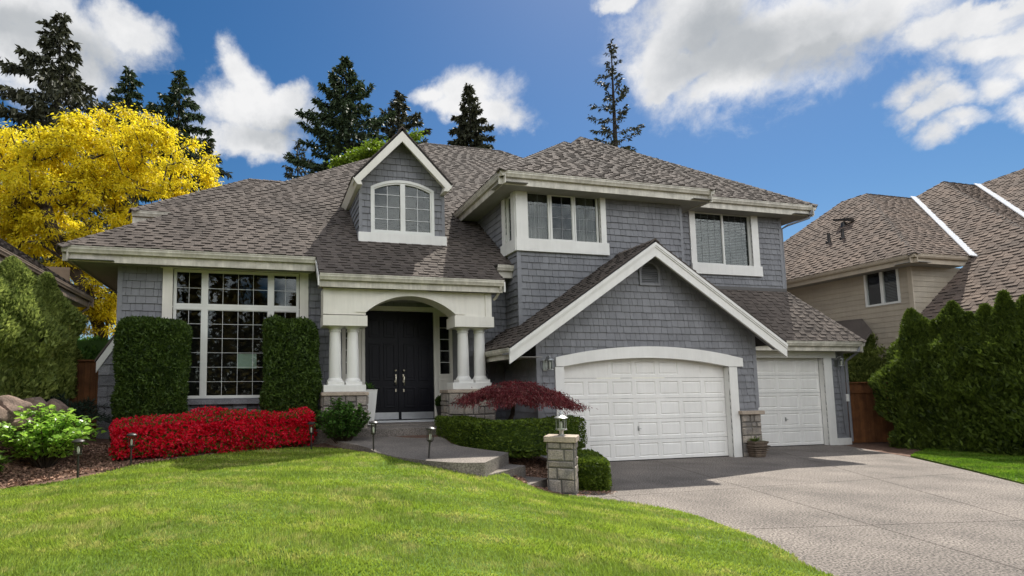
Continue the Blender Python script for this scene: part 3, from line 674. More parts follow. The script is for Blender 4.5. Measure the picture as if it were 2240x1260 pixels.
# ------------------------------------------------------------------ porch
PBY = 13.1; FPb = fr((0, PBY, 0), X3, FN)
bx_0, bx_1 = xx(707, 640, PBY), xx(1074, 650, PBY); bzt = zPE-.3; bzb = .5*(zz(707, 690, PBY)+zz(1074, 692, PBY))
ax0, ax1 = xx(800, 680, PBY), xx(996, 685, PBY); azp = zz(898, 648, PBY); azs = .5*(zz(800, 683, PBY)+zz(996, 688, PBY))
A = arc(ax0, ax1, azs, azp, 24)
mb = MB()
lbox(mb, FPb, bx_0, ax0, bzb, bzt, -.55, 0); lbox(mb, FPb, ax1, bx_1, bzb, bzt, -.55, 0)
for i in range(24): mb.prism([FPb(a, z, 0) for a, z in (A[i], A[i+1], (A[i+1][0], bzt), (A[i][0], bzt))], (0, .55, 0))
beam = mb.build('porch_beam', M['cream'], HOUSE)
mb = MB(); B = arc(ax0-.26, ax1+.26, azs, zz(898, 632, PBY), 24)
for i in range(24): mb.prism([FPb(a, z, .025) for a, z in (B[i], B[i+1], A[i+1], A[i])], (0, .0245, 0))
mb.build('arch_trim', M['cream'], beam)
for x in (bx_0, bx_1-.17): mb = MB(); lbox(mb, FPb, x, x+.17, bzb, bzt-.003, .0, .024); mb.build('pilaster', M['cream'], beam)
for px0, px1, y in ((708, 801, 700), (995, 1077, 703)):
    z0, z1 = zz(px0, y+12, PBY), zz(px0, y-11, PBY)
    a, b = xx(px0, y, PBY), xx(px1, y, PBY); mb = MB(); lbox(mb, FPb, a-.02, b+.02, z0, z1, -.6, .06); mb.build('entablature', M['cream'], HOUSE)
mb = MB(); mb.box(bx_0+.02, bx_1-.02, PBY+.56, WY+.9, azp+.12, azp+.16); mb.build('porch_ceiling', M['soffit'], HOUSE)
CYc = 13.35; zct = zz(733, 714, PBY)-.0; zcb = zz(733, 842, CYc)
for px in (733, 771.5, 1013, 1049):
    x = xx(px, 780, CYc); r = .155; zc1 = zz(px, 712 if px < 900 else 715, CYc); zc0 = zz(px, 843 if px < 900 else 838, CYc); H_ = zc1-zc0
    mb = MB(); pr = [(r*1.28, .09), (r*1.28, .12), (r*1.12, .15), (r*1.02, .18)]
    for i in range(9): t = i/8; pr.append((r*(1.0-.13*t**1.6), .18+(H_-.36)*t))
    pr += [(r*.98, H_-.165), (r*.98, H_-.14), (r*.9, H_-.13), (r*.95, H_-.10), (r*1.15, H_-.075), (r*1.22, H_-.05)]
    mb.lathe((x, CYc, zc0), pr, 28); c = mb.build('column', M['white'], HOUSE, smooth=True)
    k = MB(); k.box(x-r*1.3, x+r*1.3, CYc-r*1.3, CYc+r*1.3, zc0, zc0+.09); k.build('column_base', M['white'], c, bevel=.008)
    k = MB(); k.box(x-r*1.25, x+r*1.25, CYc-r*1.25, CYc+r*1.25, zc0+H_-.05, zc0+H_); k.build('column_capital', M['white'], c, bevel=.006)
for pa, pb, ya, yb, pc, pd in ((708, 801, 842, 858, 703, 807), (991, 1076, 837, 852, 979, 1086)):
    x0, x1 = xx(pa, 850, PBY), xx(pb, 850, PBY); z1, z0 = zz(pa, ya, PBY), zz(pa, yb, PBY)
    mb = MB(); mb.box(x0, x1, PBY, PBY+.52, z0, z1); mb.build('column_plinth', M['white'], HOUSE, bevel=.012)
    x0, x1 = xx(pc, 860, PBY-.06), xx(pd, 860, PBY-.06)
    mb = MB(); mb.box(x0, x1, PBY-.08, PBY+.6, z0-.09, z0-.003); mb.build('pier_cap', M['cap'], HOUSE, bevel=.015)
    st = stones(HOUSE, (x0+.04, PBY-.02, .45), X3, FN, x1-x0-.08, z0-.09-.45, name='stone_pier')
    stones(HOUSE, (x0+.04, PBY+.56, .45), -Y3, -X3, .58, z0-.09-.45, name='stone_pier')
    stones(HOUSE, (x1-.04, PBY-.02, .45), Y3, X3, .58, z0-.09-.45, name='stone_pier')
# entry recess and doors
EY = 14.75; FE = fr((0, EY, 0), X3, FN)
mb = MB(); mb.box(DX0-.02, DX0, WY, EY, .8, DZ1); mb.box(DX1, DX1+.02, WY, EY, .8, DZ1); mb.box(DX0, DX1, WY, EY+.02, DZ1, DZ1+.02); mb.build('wall', M['corner'], HOUSE)
ld, md_, rd = xx(798, 800, EY), xx(874, 800, EY), xx(949, 800, EY); zd0, zd1 = zz(880, 919, EY), zz(880, 681, EY)
sx0, sx1 = xx(956, 800, EY), xx(993, 800, EY)
wall(HOUSE, (0, EY, 0), X3, FN, [(DX0, zd1+.1), (DX1, zd1+.1), (DX1, DZ1), (DX0, DZ1)])
each('door_casing', 'cream', FE, (DX0, DX1, zd1, zd1+.13, -.1, .05), (rd, sx0, zd0, zd1, -.1, .045), (DX0, DX0+.1, zd0, zd1, -.1, .04), (sx1-.03, DX1, zd0, zd1, -.1, .04), (ld-.09, ld, zd0, zd1, -.1, .045))
def panel_leaf(x0, x1, hx):
    mb = MB(); lbox(mb, FE, x0, x1, zd0+.02, zd1-.01, -.06, -.012); h = zd1-zd0; w = x1-x0
    xs = [(x0+.12, x0+w/2-.045), (x0+w/2+.045, x1-.12)]; zs = [(.12*h, .27*h), (.30*h, .36*h)][:0]+[(zd0+.115*h, zd0+.30*h), (zd0+.36*h, zd0+.70*h), (zd0+.755*h, zd0+.925*h)]
    for a, b in xs:
        for c, d in zs:
            ring(mb, FE, rect(a, b, c, d), rect(a+.04, b-.04, c+.04, d-.04), -.02, .006); lbox(mb, FE, a+.085, b-.085, c+.085, d-.085, -.012, .0)
    o = mb.build('front_door', M['door'], HOUSE, bevel=.006)
    k = MB(); lbox(k, FE, x0+.04, x1-.03, zd0+.03, zd0+.22, -.012, -.006); k.build('kick_plate', M['kick'], o)
    k = MB(); zh = zz(880, 829, EY); k.lathe((hx, EY-.03, zh+.24), [(.001, -.02), (.034, -.02), (.034, .02), (.001, .02)], 12)
    lbox(k, FE, hx-.03, hx+.03, zh-.1, zh+.13, -.012, .004); k.tube([FE(hx, zh+.06, .0), FE(hx, zh+.07, .05), FE(hx, zh+.03, .07), FE(hx, zh-.08, .07), FE(hx, zh-.17, .05), FE(hx, zh-.18, .0)], [.012, .013, .015, .011, .010, .013], 8)
    lbox(k, FE, hx-.022, hx+.022, zh-.36, zh-.28, -.012, .006); k.build('door_handle', M['brass'], o, smooth=True)
panel_leaf(ld, md_-.006, md_-.12); panel_leaf(md_+.006, rd, md_+.12)
mb = MB(); lbox(mb, FE, md_-.03, md_+.03, zd0+.02, zd1-.01, -.012, .012); mb.build('door_astragal', M['door'], HOUSE)
mb = MB(); lbox(mb, FE, DX0, DX1, zd0-.05, zd0, -.1, .12); mb.build('threshold', M['flash'], HOUSE)
for q0, q1 in ((sx0, sx1-.03), (DX0+.1, ld-.09)):
    if q1-q0 < .2: continue
    zsl = zz(970, 818, EY); mb = MB(); ring(mb, FE, rect(q0, q1, zsl-.08, zd1-.0), rect(q0+.09, q1-.09, zsl, zd1-.12), -.08, .02)
    lbox(mb, FE, q0, q1, zd0, zsl-.08, -.08, .012); ring(mb, FE, rect(q0+.07, q1-.07, zd0+.15, zsl-.16), rect(q0+.1, q1-.1, zd0+.18, zsl-.19), .01, .026)
    o = mb.build('sidelight', M['cream'], HOUSE); k = MB(); lbox(k, FE, q0+.09, q1-.09, zsl, zd1-.12, -.04, -.03); k.build('pane', M['glass'], o)
    k = MB()
    for i in range(1, 5): z = zsl+(zd1-.12-zsl)*i/5; lbox(k, FE, q0+.09, q1-.09, z-.008, z+.008, -.03, -.02)
    k.build('window_grille', M['muntin'], o)
room(HOUSE, FE, DX0+.05, DX1-.05, zd0, zd1-.05, 1.2, d=-.12)
# ---- downspouts
def spout(pts, mat='gutter', r=.038): mb = MB(); mb.tube(pts, r, 8); return mb.build('downspout', M[mat], HOUSE, smooth=True)
z = zPE-.12; spout([(5.95, YP+.06, z), (5.95, YP+.08, z-.1), (5.90, YP+.28, z-.3), (5.86, YP+.34, z-.34)])
spout([(XL0+.08, 13.7, ZL0-.2), (XL0+.1, 13.75, ZL0-.35), (XL0+.4, WY-.06, ZL0-.55), (XL0+.42, WY-.06, .6)], 'corner')
spout([(XU-.15, YU+.06, ZU-.16), (XU-.25, YU+.1, ZU-.42), (xu1+.1, YU+.4, ZU-.62), (xu1+.05, YU0-.0, ZU-.7), (xu1+.05, YU0-.0, zt+.1)], 'corner')
spout([(XG3-.12, Y3R+.08, ZG3-.14), (XG3-.2, Y3R+.1, ZG3-.32), (xb1+.1, BY-.1, ZG3-.55), (xb1+.08, BY-.05, ZG3-.62), (xb1+.08, BY-.05, .1)], 'corner')
mb = MB(); mb.tube([(xx(1832, 800, BY-.06), BY-.06, 2.5), (xx(1832, 800, BY-.06)+.08, BY-.07, 1.4), (xb1-.16, BY-.06, .4)], .012, 6); mb.build('cable', M['corner'], HOUSE)
# ---- wall lanterns
def wall_lantern(px, py, Y, s=1.):
    c = PY(px, py, Y-.16); x, z = c[0], c[2]; mb = MB()
    mb.box(x-.055*s-.06, x+.055*s-.06, Y-.03, Y-.001, z-.14*s, z+.12*s); mb.tube([(x-.06, Y-.03, z+.06), (x-.05, Y-.1, z+.16*s), (x, Y-.16, z+.19*s), (x, Y-.16, z+.15*s)], .012, 8)
    mb.lathe((x, Y-.16, z), [(.02, .17*s), (.03, .15*s), (.085*s, .11*s), (.09*s, .095*s), (.075*s, .09*s)], 14); mb.lathe((x, Y-.16, z), [(.05, -.13*s), (.078*s, -.12*s), (.078*s, -.105*s), (.06*s, -.10*s)], 14)
    for k in range(6): a = k*math.pi/3; mb.tube([(x+.07*s*math.cos(a), Y-.16+.07*s*math.sin(a), z-.105*s), (x+.07*s*math.cos(a), Y-.16+.07*s*math.sin(a), z+.095*s)], .005, 5)
    o = mb.build('wall_lantern', M['metal'], HOUSE, smooth=True); k = MB(); k.lathe((x, Y-.16, z), [(.06*s, -.1*s), (.062*s, .09*s)], 14); k.build('lamp_glass', M['lampglass'], o)
    k = MB(); k.lathe((x, Y-.16, z), [(.012, -.1*s), (.02, -.04*s), (.02, .03*s), (.006, .05*s)], 8); k.build('bulb', M['bulb'], o)
wall_lantern(1203, 797, GY, 1.1); wall_lantern(1840, 792, BY, 1.0)
# ---- stone pier beside the big garage door
sx, ex = xx(1618, 950, GY), xx(1661, 950, GY); ztp = zz(1640, 898, GY)
stones(HOUSE, (sx+.02, GY-.06, 0), X3, FN, ex-sx-.02, ztp-.1, name='stone_pier', lim=(.3, .3)); stones(HOUSE, (ex, GY-.06, 0), Y3, X3, .9, ztp-.1, name='stone_pier', lim=(.3, .3))
mb = MB(); mb.box(sx-.04, ex+.06, GY-.17, GY+.8, ztp-.1, ztp); mb.build('pier_cap', M['cap'], HOUSE, bevel=.012)
# ---- low side projection left of the big window
x0, x1 = xx(214, 860, 14.4), xwl; zq, zw = zz(214, 790, 14.4), zz(250, 758, 14.4)
wall(HOUSE, (0, 14.4, 0), X3, FN, [(x0, .2), (x1, .2), (x1, zw+.25), (x0, zq-.2)], mat='stone_gray', e=.26, wr=(.25, .5))
mb = MB(); mb.prism([(x0-.05, 14.36, zq-.28), (x0-.05, 14.36, zq-.02), (x1, 14.36, zw+.42), (x1, 14.36, zw+.16)], (0, .05, 0)); mb.build('rake_board', M['white'], HOUSE)
mb = MB(); mb.prism([(x0-.08, 14.34, zq-.02), (x0-.08, 14.34, zq+.04), (x1, 14.34, zw+.5), (x1, 14.34, zw+.42)], (0, 1.6, 0)); mb.build('roof', M['shingle'], HOUSE)

# ------------------------------------------------------------------ ground
def smooth(t): t = np.clip(t, 0, 1); return t*t*(3-2*t)
CP = [((0, 1070), .40), ((170, 1045), .47), ((330, 1012), .55), ((480, 992), .60), ((640, 980), .62), ((740, 981), .64), ((815, 992), .66), ((940, 1011), .60), ((1060, 1026), .46),
      ((1130, 1050), .30), ((1200, 1077), .11), ((1265, 1085), .05), ((1330, 1093), .03), ((1480, 1116), .025), ((1610, 1158), .025), ((1720, 1205), .025), ((1830, 1262), .025)]
EDGE = [PZ(*p, z) for p, z in CP]
pts = [tuple(e) for e in EDGE]+[(-9, 8.2, .42), (-9, 0, .35), (0, 0, .35), (-3, 4, .42), (1.5, 5.5, .45), (1, 8, .58), (-2, 8, .52), (3.2, 7, .38), (4.75, 9.35, .22), (5.05, 9.2, .06), (4.2, 8.95, .40), (4.2, 5.0, .16), (3, 2, .15), (5.6, 2.2, .02), (5.6, -1, .0),
       (-3.5, 13, .72), (1, 13.5, .78), (-4.5, 12, .68), (-6, 16, 1.1), (-9, 11, .9), (-6, 12.6, 1.25), (-7, 14, 1.5), (-5.2, 12.8, .95), (4.6, 11.2, .62), (6, 11.6, .45), (5.6, 9.8, .12), (6.7, 11.9, .2), (6.0, 8.9, .02), (-5.5, 9.5, .5), (5.0, 13, .75), (7.0, 10.0, .0)]
TP = np.array(pts)
def _phi(r2): return np.where(r2 > 1e-9, .5*r2*np.log(np.maximum(r2, 1e-12)), 0.)
_K = _phi(((TP[:, None, :2]-TP[None, :, :2])**2).sum(2))+np.eye(len(TP))*.05; _Pm = np.c_[np.ones(len(TP)), TP[:, :2]]
_W = np.linalg.solve(np.block([[_K, _Pm], [_Pm.T, np.zeros((3, 3))]]), np.r_[TP[:, 2], np.zeros(3)])
def hgt(P):
    P = np.atleast_2d(np.asarray(P, float))[:, :2]
    return _phi(((P[:, None]-TP[None, :, :2])**2).sum(2))@_W[:-3]+np.c_[np.ones(len(P)), P]@_W[-3:]
def inside(P, poly):
    P = np.asarray(P); x, y = P[:, 0], P[:, 1]; c = np.zeros(len(P), bool); n = len(poly)
    for i in range(n):
        (x0, y0), (x1, y1) = poly[i][:2], poly[(i+1) % n][:2]
        if y0 == y1: continue
        c ^= ((y0 > y) != (y1 > y)) & (x < (x1-x0)*(y-y0)/(y1-y0)+x0)
    return c
def dense(poly, step=.12):
    out = []
    for i in range(len(poly)):
        a, b = np.array(poly[i][:2]), np.array(poly[(i+1) % len(poly)][:2]); k = max(1, int(np.linalg.norm(b-a)/step))
        out += [tuple(a+(b-a)*j/k) for j in range(k)]
    return out
def catmull(P, n=8):
    P = [np.asarray(p, float) for p in P]; out = []
    for i in range(len(P)-1):
        p0, p1, p2, p3 = P[max(0, i-1)], P[i], P[i+1], P[min(len(P)-1, i+2)]
        for k in range(n):
            t = k/n; out.append(.5*((2*p1)+(p2-p0)*t+(2*p0-5*p1+4*p2-p3)*t*t+(3*p1-p0-3*p2+p3)*t**3))
    return out+[P[-1]]
def terrain(name, poly, zf, mat, step=.16, skirt=0., jit=.0):
    bd = dense(poly, step); xs = [p[0] for p in bd]; ys = [p[1] for p in bd]
    gx, gy = np.meshgrid(np.arange(min(xs), max(xs), step), np.arange(min(ys), max(ys), step)); G = np.c_[gx.ravel(), gy.ravel()]
    G = G[inside(G, poly)]; B = np.array(bd)
    if len(G): d = np.array([((B-g)**2).sum(1).min() for g in G]); G = G[d > (step*.5)**2]
    allp = [Vector(p) for p in bd]+[Vector(p) for p in G]; nb = len(bd)
    v, e, f, *_ = delaunay_2d_cdt(allp, [], [list(range(nb))], 1, 1e-6)
    V = np.array([(q.x, q.y) for q in v]); Z = zf(V); vs = [(a[0], a[1], z) for a, z in zip(V, Z)]; fs = [tuple(q) for q in f]
    if skirt:
        n0 = len(vs); zb = zf(np.array(bd)); vs += [(p[0], p[1], z) for p, z in zip(bd, zb)]+[(p[0], p[1], z-skirt) for p, z in zip(bd, zb)]
        fs += [(n0+i, n0+(i+1) % nb, n0+nb+(i+1) % nb, n0+nb+i) for i in range(nb)]
    me = bpy.data.meshes.new(name); me.from_pydata(vs, [], fs); me.update()
    return tag(link(name, me, mat), kind='structure')
m_soil = MAT('bark_mulch', (.17, .098, .068), (.075, .043, .03), 9, .95, 1., 45, fine=.45, fs=70)
m_conc = MAT('exposed_aggregate', (.195, .169, .147), (.122, .106, .093), .9, .9, .6, 110, fine=.75, fs=40, streak=0)
m_path = MAT('path_aggregate', (.215, .188, .163), (.15, .132, .115), .9, .9, .5, 110, fine=.42, fs=40)
m_joint = MAT('joint_sand', (.05, .045, .04), None, 9, .95)
m_turf = MAT('lawn_turf', (.12, .20, .018), (.07, .125, .012), 2.2, .95, .9, 140, fine=.4, fs=60)
m_ground = MAT('garden_soil', (.08, .06, .045), (.05, .042, .03), 1.2, .95, .6, 20)
mb = MB(); mb.add([(-900, -900, -.16), (900, -900, -.16), (900, 900, -.16), (-900, 900, -.16)], [(0, 1, 2, 3)]); tag(mb.build('ground', m_ground), kind='structure')
lawn_edge = [tuple(p[:2]) for p in catmull([(-9., 8.0, 0)]+EDGE+[(5.75, 2.2, 0), (5.7, -1.2, 0)], 6)]
LAWN = lawn_edge+[(-9, -1.2)]
terrain('lawn', LAWN, lambda P: hgt(P)-.005, m_turf, .22, skirt=.12)
BED = [(-9, 7.6), (-4.5, 9.0), (-2.2, 10.9), (.6, 12.0), (2.0, 9.9), (3.4, 8.6), (4.0, 8.4), (5.2, 8.5), (5.9, 8.2), (6.6, 9.6), (6.9, 12.2), (6.5, 14.0), (-4, 14.3), (-4.2, 18), (-9, 18)]
terrain('garden_bed', BED, lambda P: hgt(P)-.035, m_soil, .25)
# ---- driveway: slabs split by sawn joints
def joint(a, b): a, b = PZ(*a), PZ(*b); n = np.array([-(b-a)[1], (b-a)[0]]); n /= np.linalg.norm(n); return n, n@a[:2]
DR = [(5.0, -6), (12.5, -6), (14.2, 7.0)]+[tuple(PZ(*p)[:2]) for p in ((2240, 1060), (2120, 1030), (1990, 1000))]+[tuple(PZ(1868, 978)[:2]), (18.5, 14.2), (6.5, 14.2), (6.2, 9.6), (5.3, 8.8), (5.0, 8.0)]
slabs = [ccw(DR)]
JT = [joint((1595, 1056), (1918, 1152)), joint((1870, 1034), (2218, 1132)), joint((1610, 1068), (1960, 1045)), joint((1610, 1158), (2240, 1138)), joint((1335, 1082), (1405, 1110))]
for k, (n, c) in enumerate(JT):
    new = []
    for s_ in slabs:
        if k == 4 and np.mean([q[0] for q in s_]) > 8.5: new.append(s_); continue
        for sg in (1, -1):
            q = clip_half(s_, sg*n[0], sg*n[1], sg*c-.007)
            if len(q) > 2 and abs(area(q)) > .01: new.append(q)
    slabs = new
mb = MB(); mb.prism([(x, y, -.03) for x, y in ccw(DR)], (0, 0, -.1)); o = tag(mb.build('driveway_base', m_joint), kind='structure')
mb = MB()
for s_ in slabs: mb.prism([(x, y, -.10) for x, y in s_], (0, 0, .10))
tag(mb.build('driveway', m_conc), kind='structure')
# ---- path, steps and porch slab
zpath = lambda P: .67+.035*np.maximum(0, np.asarray(P)[:, 1]-9.7)
right = [PZ(*p, .67+.035*max(0, PZ(*p, .7)[1]-9.7)) for p in ((1112, 990), (1060, 984), (1010, 976), (985, 968), (972, 955))]
left = [PZ(*p, z) for p, z in (((700, 958), .78), ((745, 966), .76), ((800, 978), .72), ((822, 990), .68), ((880, 1001), .67), ((940, 1008), .67), ((1000, 1012), .67), ((1060, 1012), .67))]
PATH = [tuple(p[:2]) for p in catmull(left, 4)]+[tuple(p[:2]) for p in right]+[(4.2, 13.2), (1.0, 13.3)]
terrain('path', PATH, zpath, m_path, .2, skirt=.5)
def steps(z, p, q, w):                      # far and near end of the nosing, tread depth behind it
    a, b = PZ(*p, z), PZ(*q, z); d = n3(b-a); n = np.array([d[1], -d[0], 0]); n = n if n[0] < 0 else -n
    b = b+d*.5; mb = MB(); mb.prism([a, b, b+n*w, a+n*w], (0, 0, -.45)); tag(mb.build('step', m_path, None, bevel=.012), kind='structure')
steps(.45, (1150, 1018), (1072, 1037), .9); steps(.225, (1198, 1046), (1150, 1062), .9)
PS_ = [(1.0, 12.82), (4.35, 12.82), (4.35, 14.8), (1.0, 14.8)]
mb = MB(); zp0 = zz(800, 938, 12.82); mb.prism([(x, y, zp0) for x, y in PS_], (0, 0, -.5)); tag(mb.build('porch_floor', m_path, None, bevel=.015), kind='structure')
mb = MB(); mb.prism([(DX0+.05, 13.7, zd0-.052), (DX1-.05, 13.7, zd0-.052), (DX1-.05, 14.8, zd0-.052), (DX0+.05, 14.8, zd0-.052)], (0, 0, -.5)); tag(mb.build('door_step', m_path, None, bevel=.012), kind='structure')
# ---- right strip of lawn along the hedge
SL = [tuple(PZ(*p)[:2]) for p in ((1992, 999), (2120, 1029), (2240, 1060))]+[(14.1, 6.0), (19.5, 6.0), (19.5, 12.0), tuple(PZ(2010, 990)[:2])]
terrain('side_lawn', SL, lambda P: np.full(len(P), .03), m_turf, .3, skirt=.12)
GB = [tuple(PZ(1866, 979)[:2]), tuple(PZ(1992, 999)[:2]), tuple(PZ(2010, 990)[:2]), (19.5, 12.), (22, 12), (22, 16), (18.6, 16), (18.4, 13.9)]
terrain('garden_bed', GB, lambda P: np.full(len(P), -.004), m_soil, .3)
# ---- grass blades
def grass(name, poly, n, zf, mat, dens, seed):
    r = np.random.default_rng(seed); P = np.array(poly); lo, hi = P.min(0), P.max(0); out = []; tot = 0
    while tot < n:
        Q = r.uniform(lo, hi, (n, 2)); d = np.hypot(Q[:, 0], Q[:, 1]); keep = (r.random(n) < dens(d)) & (Q[:, 1] > 2.6); Q = Q[keep]
        Q = Q[inside(Q, poly)]; out.append(Q); tot += len(Q)
    Q = np.concatenate(out)[:n]; d = np.hypot(Q[:, 0], Q[:, 1]); n = len(Q); Z = np.concatenate([zf(c) for c in np.array_split(Q, max(1, n//20000))])
    h = r.uniform(.018, .040, n)*(1+.02*d)*(1+.25*np.sin(Q[:, 0]*2.1+1.3*np.sin(Q[:, 1]*1.7))); w = (.0022+.00055*d)*r.uniform(.7, 1.3, n); bnd = np.sign(np.sin((Q[:, 1]*.93+Q[:, 0]*.36+.12*np.sin(Q[:, 0]*1.1))*6.283/1.06)); a = r.uniform(0, 6.283, n); ln = r.uniform(.1, .75, n)*h; b = r.uniform(0, 6.283, n)
    base = np.c_[Q, Z-.006]; sd = np.c_[np.cos(a), np.sin(a), np.zeros(n)]*w[:, None]; tip = base+np.c_[np.cos(b)*ln-bnd*h*.12, np.sin(b)*ln-bnd*h*.5, h]
    V = np.stack([base-sd, base+sd, tip], 1).reshape(-1, 3); return tag(np_mesh(name, V, np.arange(3*n).reshape(-1, 3), mat), kind='stuff')
def GRASSMAT(name, c1, c2, c3):
    m, t = nt(name); o = N(t, 'ShaderNodeOutputMaterial'); g = t.nodes.new('ShaderNodeNewGeometry')
    col = ramp(t, noise(t, .9, 5, .6), c2, c1, .38, .64)
    pn = N(t, 'ShaderNodeMix', data_type='RGBA'); L(t, ramp(t, noise(t, 2.6, 5, .7), (0, 0, 0), (1, 1, 1), .50, .70), pn.inputs[0]); L(t, col, pn.inputs[6]); pn.inputs[7].default_value = rgba(c3)
    col = mul(t, pn.outputs[2], g.outputs['Random Per Island'], .6, 1.4)
    p = N(t, 'ShaderNodeBsdfPrincipled', i_Roughness=.6); p.inputs['Specular IOR Level'].default_value = .25; L(t, col, p.inputs['Base Color']); tr = N(t, 'ShaderNodeBsdfTranslucent'); L(t, col, tr.inputs[0])
    mx = N(t, 'ShaderNodeMixShader', i_0=.45); L(t, p.outputs[0], mx.inputs[1]); L(t, tr.outputs[0], mx.inputs[2]); L(t, mx.outputs[0], o.inputs[0]); return m
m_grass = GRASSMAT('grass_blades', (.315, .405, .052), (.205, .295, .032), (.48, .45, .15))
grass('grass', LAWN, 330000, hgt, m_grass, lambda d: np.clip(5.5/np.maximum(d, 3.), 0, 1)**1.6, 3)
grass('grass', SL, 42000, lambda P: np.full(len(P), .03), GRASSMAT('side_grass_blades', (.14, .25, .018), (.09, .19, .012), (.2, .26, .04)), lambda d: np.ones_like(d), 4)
# ---- bark chips
def chips(poly, n, zf, mat, seed):
    r = np.random.default_rng(seed); P = np.array(poly); Q = r.uniform(P.min(0), P.max(0), (n*3, 2)); Q = Q[inside(Q, poly)][:n]; n = len(Q); c = np.c_[Q, zf(Q)+r.uniform(0, .02, n)]
    u = r.normal(size=(n, 3)); u[:, 2] *= .3; u /= np.linalg.norm(u, axis=1)[:, None]; v = np.cross(u, r.normal(size=(n, 3))); v[:, 2] *= .5; l = r.uniform(.012, .045, (n, 1)); w = r.uniform(.005, .014, (n, 1))
    V = np.stack([c-u*l-v*w, c+u*l-v*w, c+u*l*.8+v*w, c-u*l*.9+v*w], 1).reshape(-1, 3); return tag(np_mesh('bark_chips', V, np.arange(4*n).reshape(-1, 4), mat), kind='stuff')
m_chip = MAT('bark_chip', (.34, .21, .145), (.14, .08, .055), 12, .9, island=.55)
chips([(-6, 8.7), (-4.1, 9.9), (-2.1, 11.5), (-1, 12.2), (-3.6, 13.6), (-5, 13), (-6.5, 11)], 26000, lambda P: hgt(P)-.03, m_chip, 5)
chips([(4.3, 8.7), (6.2, 8.6), (6.6, 11), (4.6, 11)], 9000, lambda P: hgt(P)-.03, m_chip, 6)
# ------------------------------------------------------------------ foliage helpers
def unit(A): return A/(np.linalg.norm(A, axis=1)[:, None]+1e-9)
def leaves(P, A, Ln, W, up=None, r=None, tipw=.0, droop=0.):
    """diamond leaves at P along A; returns V, F"""
    r = r or RNG; n = len(P); A = unit(A); R = r.normal(size=(n, 3)) if up is None else np.tile(np.asarray(up, float), (n, 1))+r.normal(size=(n, 3))*.35
    Sd = unit(np.cross(A, R)); Ln = np.broadcast_to(np.asarray(Ln, float), (n,))[:, None]; W = np.broadcast_to(np.asarray(W, float), (n,))[:, None]
    mid = P+A*Ln*.45; tip = P+A*Ln; tip = tip-np.array([0, 0, 1])*droop*Ln
    V = np.stack([P, mid+Sd*W*.5, tip, mid-Sd*W*.5], 1).reshape(-1, 3); return V, np.arange(4*n).reshape(-1, 4)
def catm(parts):
    V = []; F = []; b = 0
    for v, f in parts: V.append(v); F.append(f+b); b += len(v)
    return np.concatenate(V), np.concatenate(F)
def core_box(c, h, k=.86):
    s = [np.array([x, y, z])*np.asarray(h)*k+np.asarray(c) for z in (-1, 1) for y in (-1, 1) for x in (-1, 1)]
    return np.array(s), np.array([(0, 2, 3, 1), (4, 5, 7, 6), (0, 1, 5, 4), (2, 6, 7, 3), (0, 4, 6, 2), (1, 3, 7, 5)])
def shell_box(h, rr, n, r):
    h = np.asarray(h, float); ar = np.array([h[1]*h[2], h[0]*h[2], h[0]*h[1]]); ax = r.choice(3, n, p=ar/ar.sum()); P = r.uniform(-1, 1, (n, 3))*h; sg = np.sign(r.uniform(-1, 1, n)); P[np.arange(n), ax] = sg*h[ax]
    I = np.clip(P, -(h-rr), h-rr); D = P-I; Nn = unit(D); return I+Nn*rr, Nn
def clipped(name, c, h, rr, n, ln, wd, mat, label, cat, seed, group=None, bump=.05, map_=None, out=.5, upb=.5, flower=None, jit=.5, lump=(1.2, 4.)):
    r = np.random.default_rng(seed); P, Nn = shell_box(h, rr, n, r); f = lumps(seed, 16, *lump); P = P+Nn*(f(P*3.)*bump+r.uniform(-.06, .035, n))[:, None]
    A = Nn*out+np.array([0, 0, upb])+r.normal(size=(n, 3))*jit; lnv = ln*r.uniform(.6, 1.35, n); V, F = leaves(P-unit(A)*lnv[:, None]*.5, A, lnv, wd*r.uniform(.7, 1.3, n), r=r)
    ng = 40; g = np.linspace(-1, 1, ng)
    # inner dark mass: lumpy grid box so no light passes through
    cv, cf = core_grid(np.asarray(h)-.12, 24)
    V, F = catm([(cv, cf), (V, F)])
    if map_ is None: V = V+np.asarray(c)
    else: V = map_(V)
    base = (c if map_ is None else V[np.argmin(V[:, 2])])
    o = tag(np_mesh(name, V, F, mat, origin=np.array([V[:, 0].mean(), V[:, 1].mean(), V[:, 2].min()])), label, cat, group); return o
def core_grid(h, n):
    V = []; F = []
    for ax in range(3):
        for s in (-1, 1):
            g = np.linspace(-1, 1, n); a, b = np.meshgrid(g, g, indexing='ij'); P = np.zeros((n*n, 3)); P[:, ax] = s; P[:, (ax+1) % 3] = a.ravel(); P[:, (ax+2) % 3] = b.ravel()
            k = np.arange(n*n).reshape(n, n); f = np.stack([k[:-1, :-1], k[1:, :-1], k[1:, 1:], k[:-1, 1:]], -1).reshape(-1, 4); F.append(f+len(V)*n*n); V.append(P*h)
    return np.concatenate(V), np.concatenate(F)
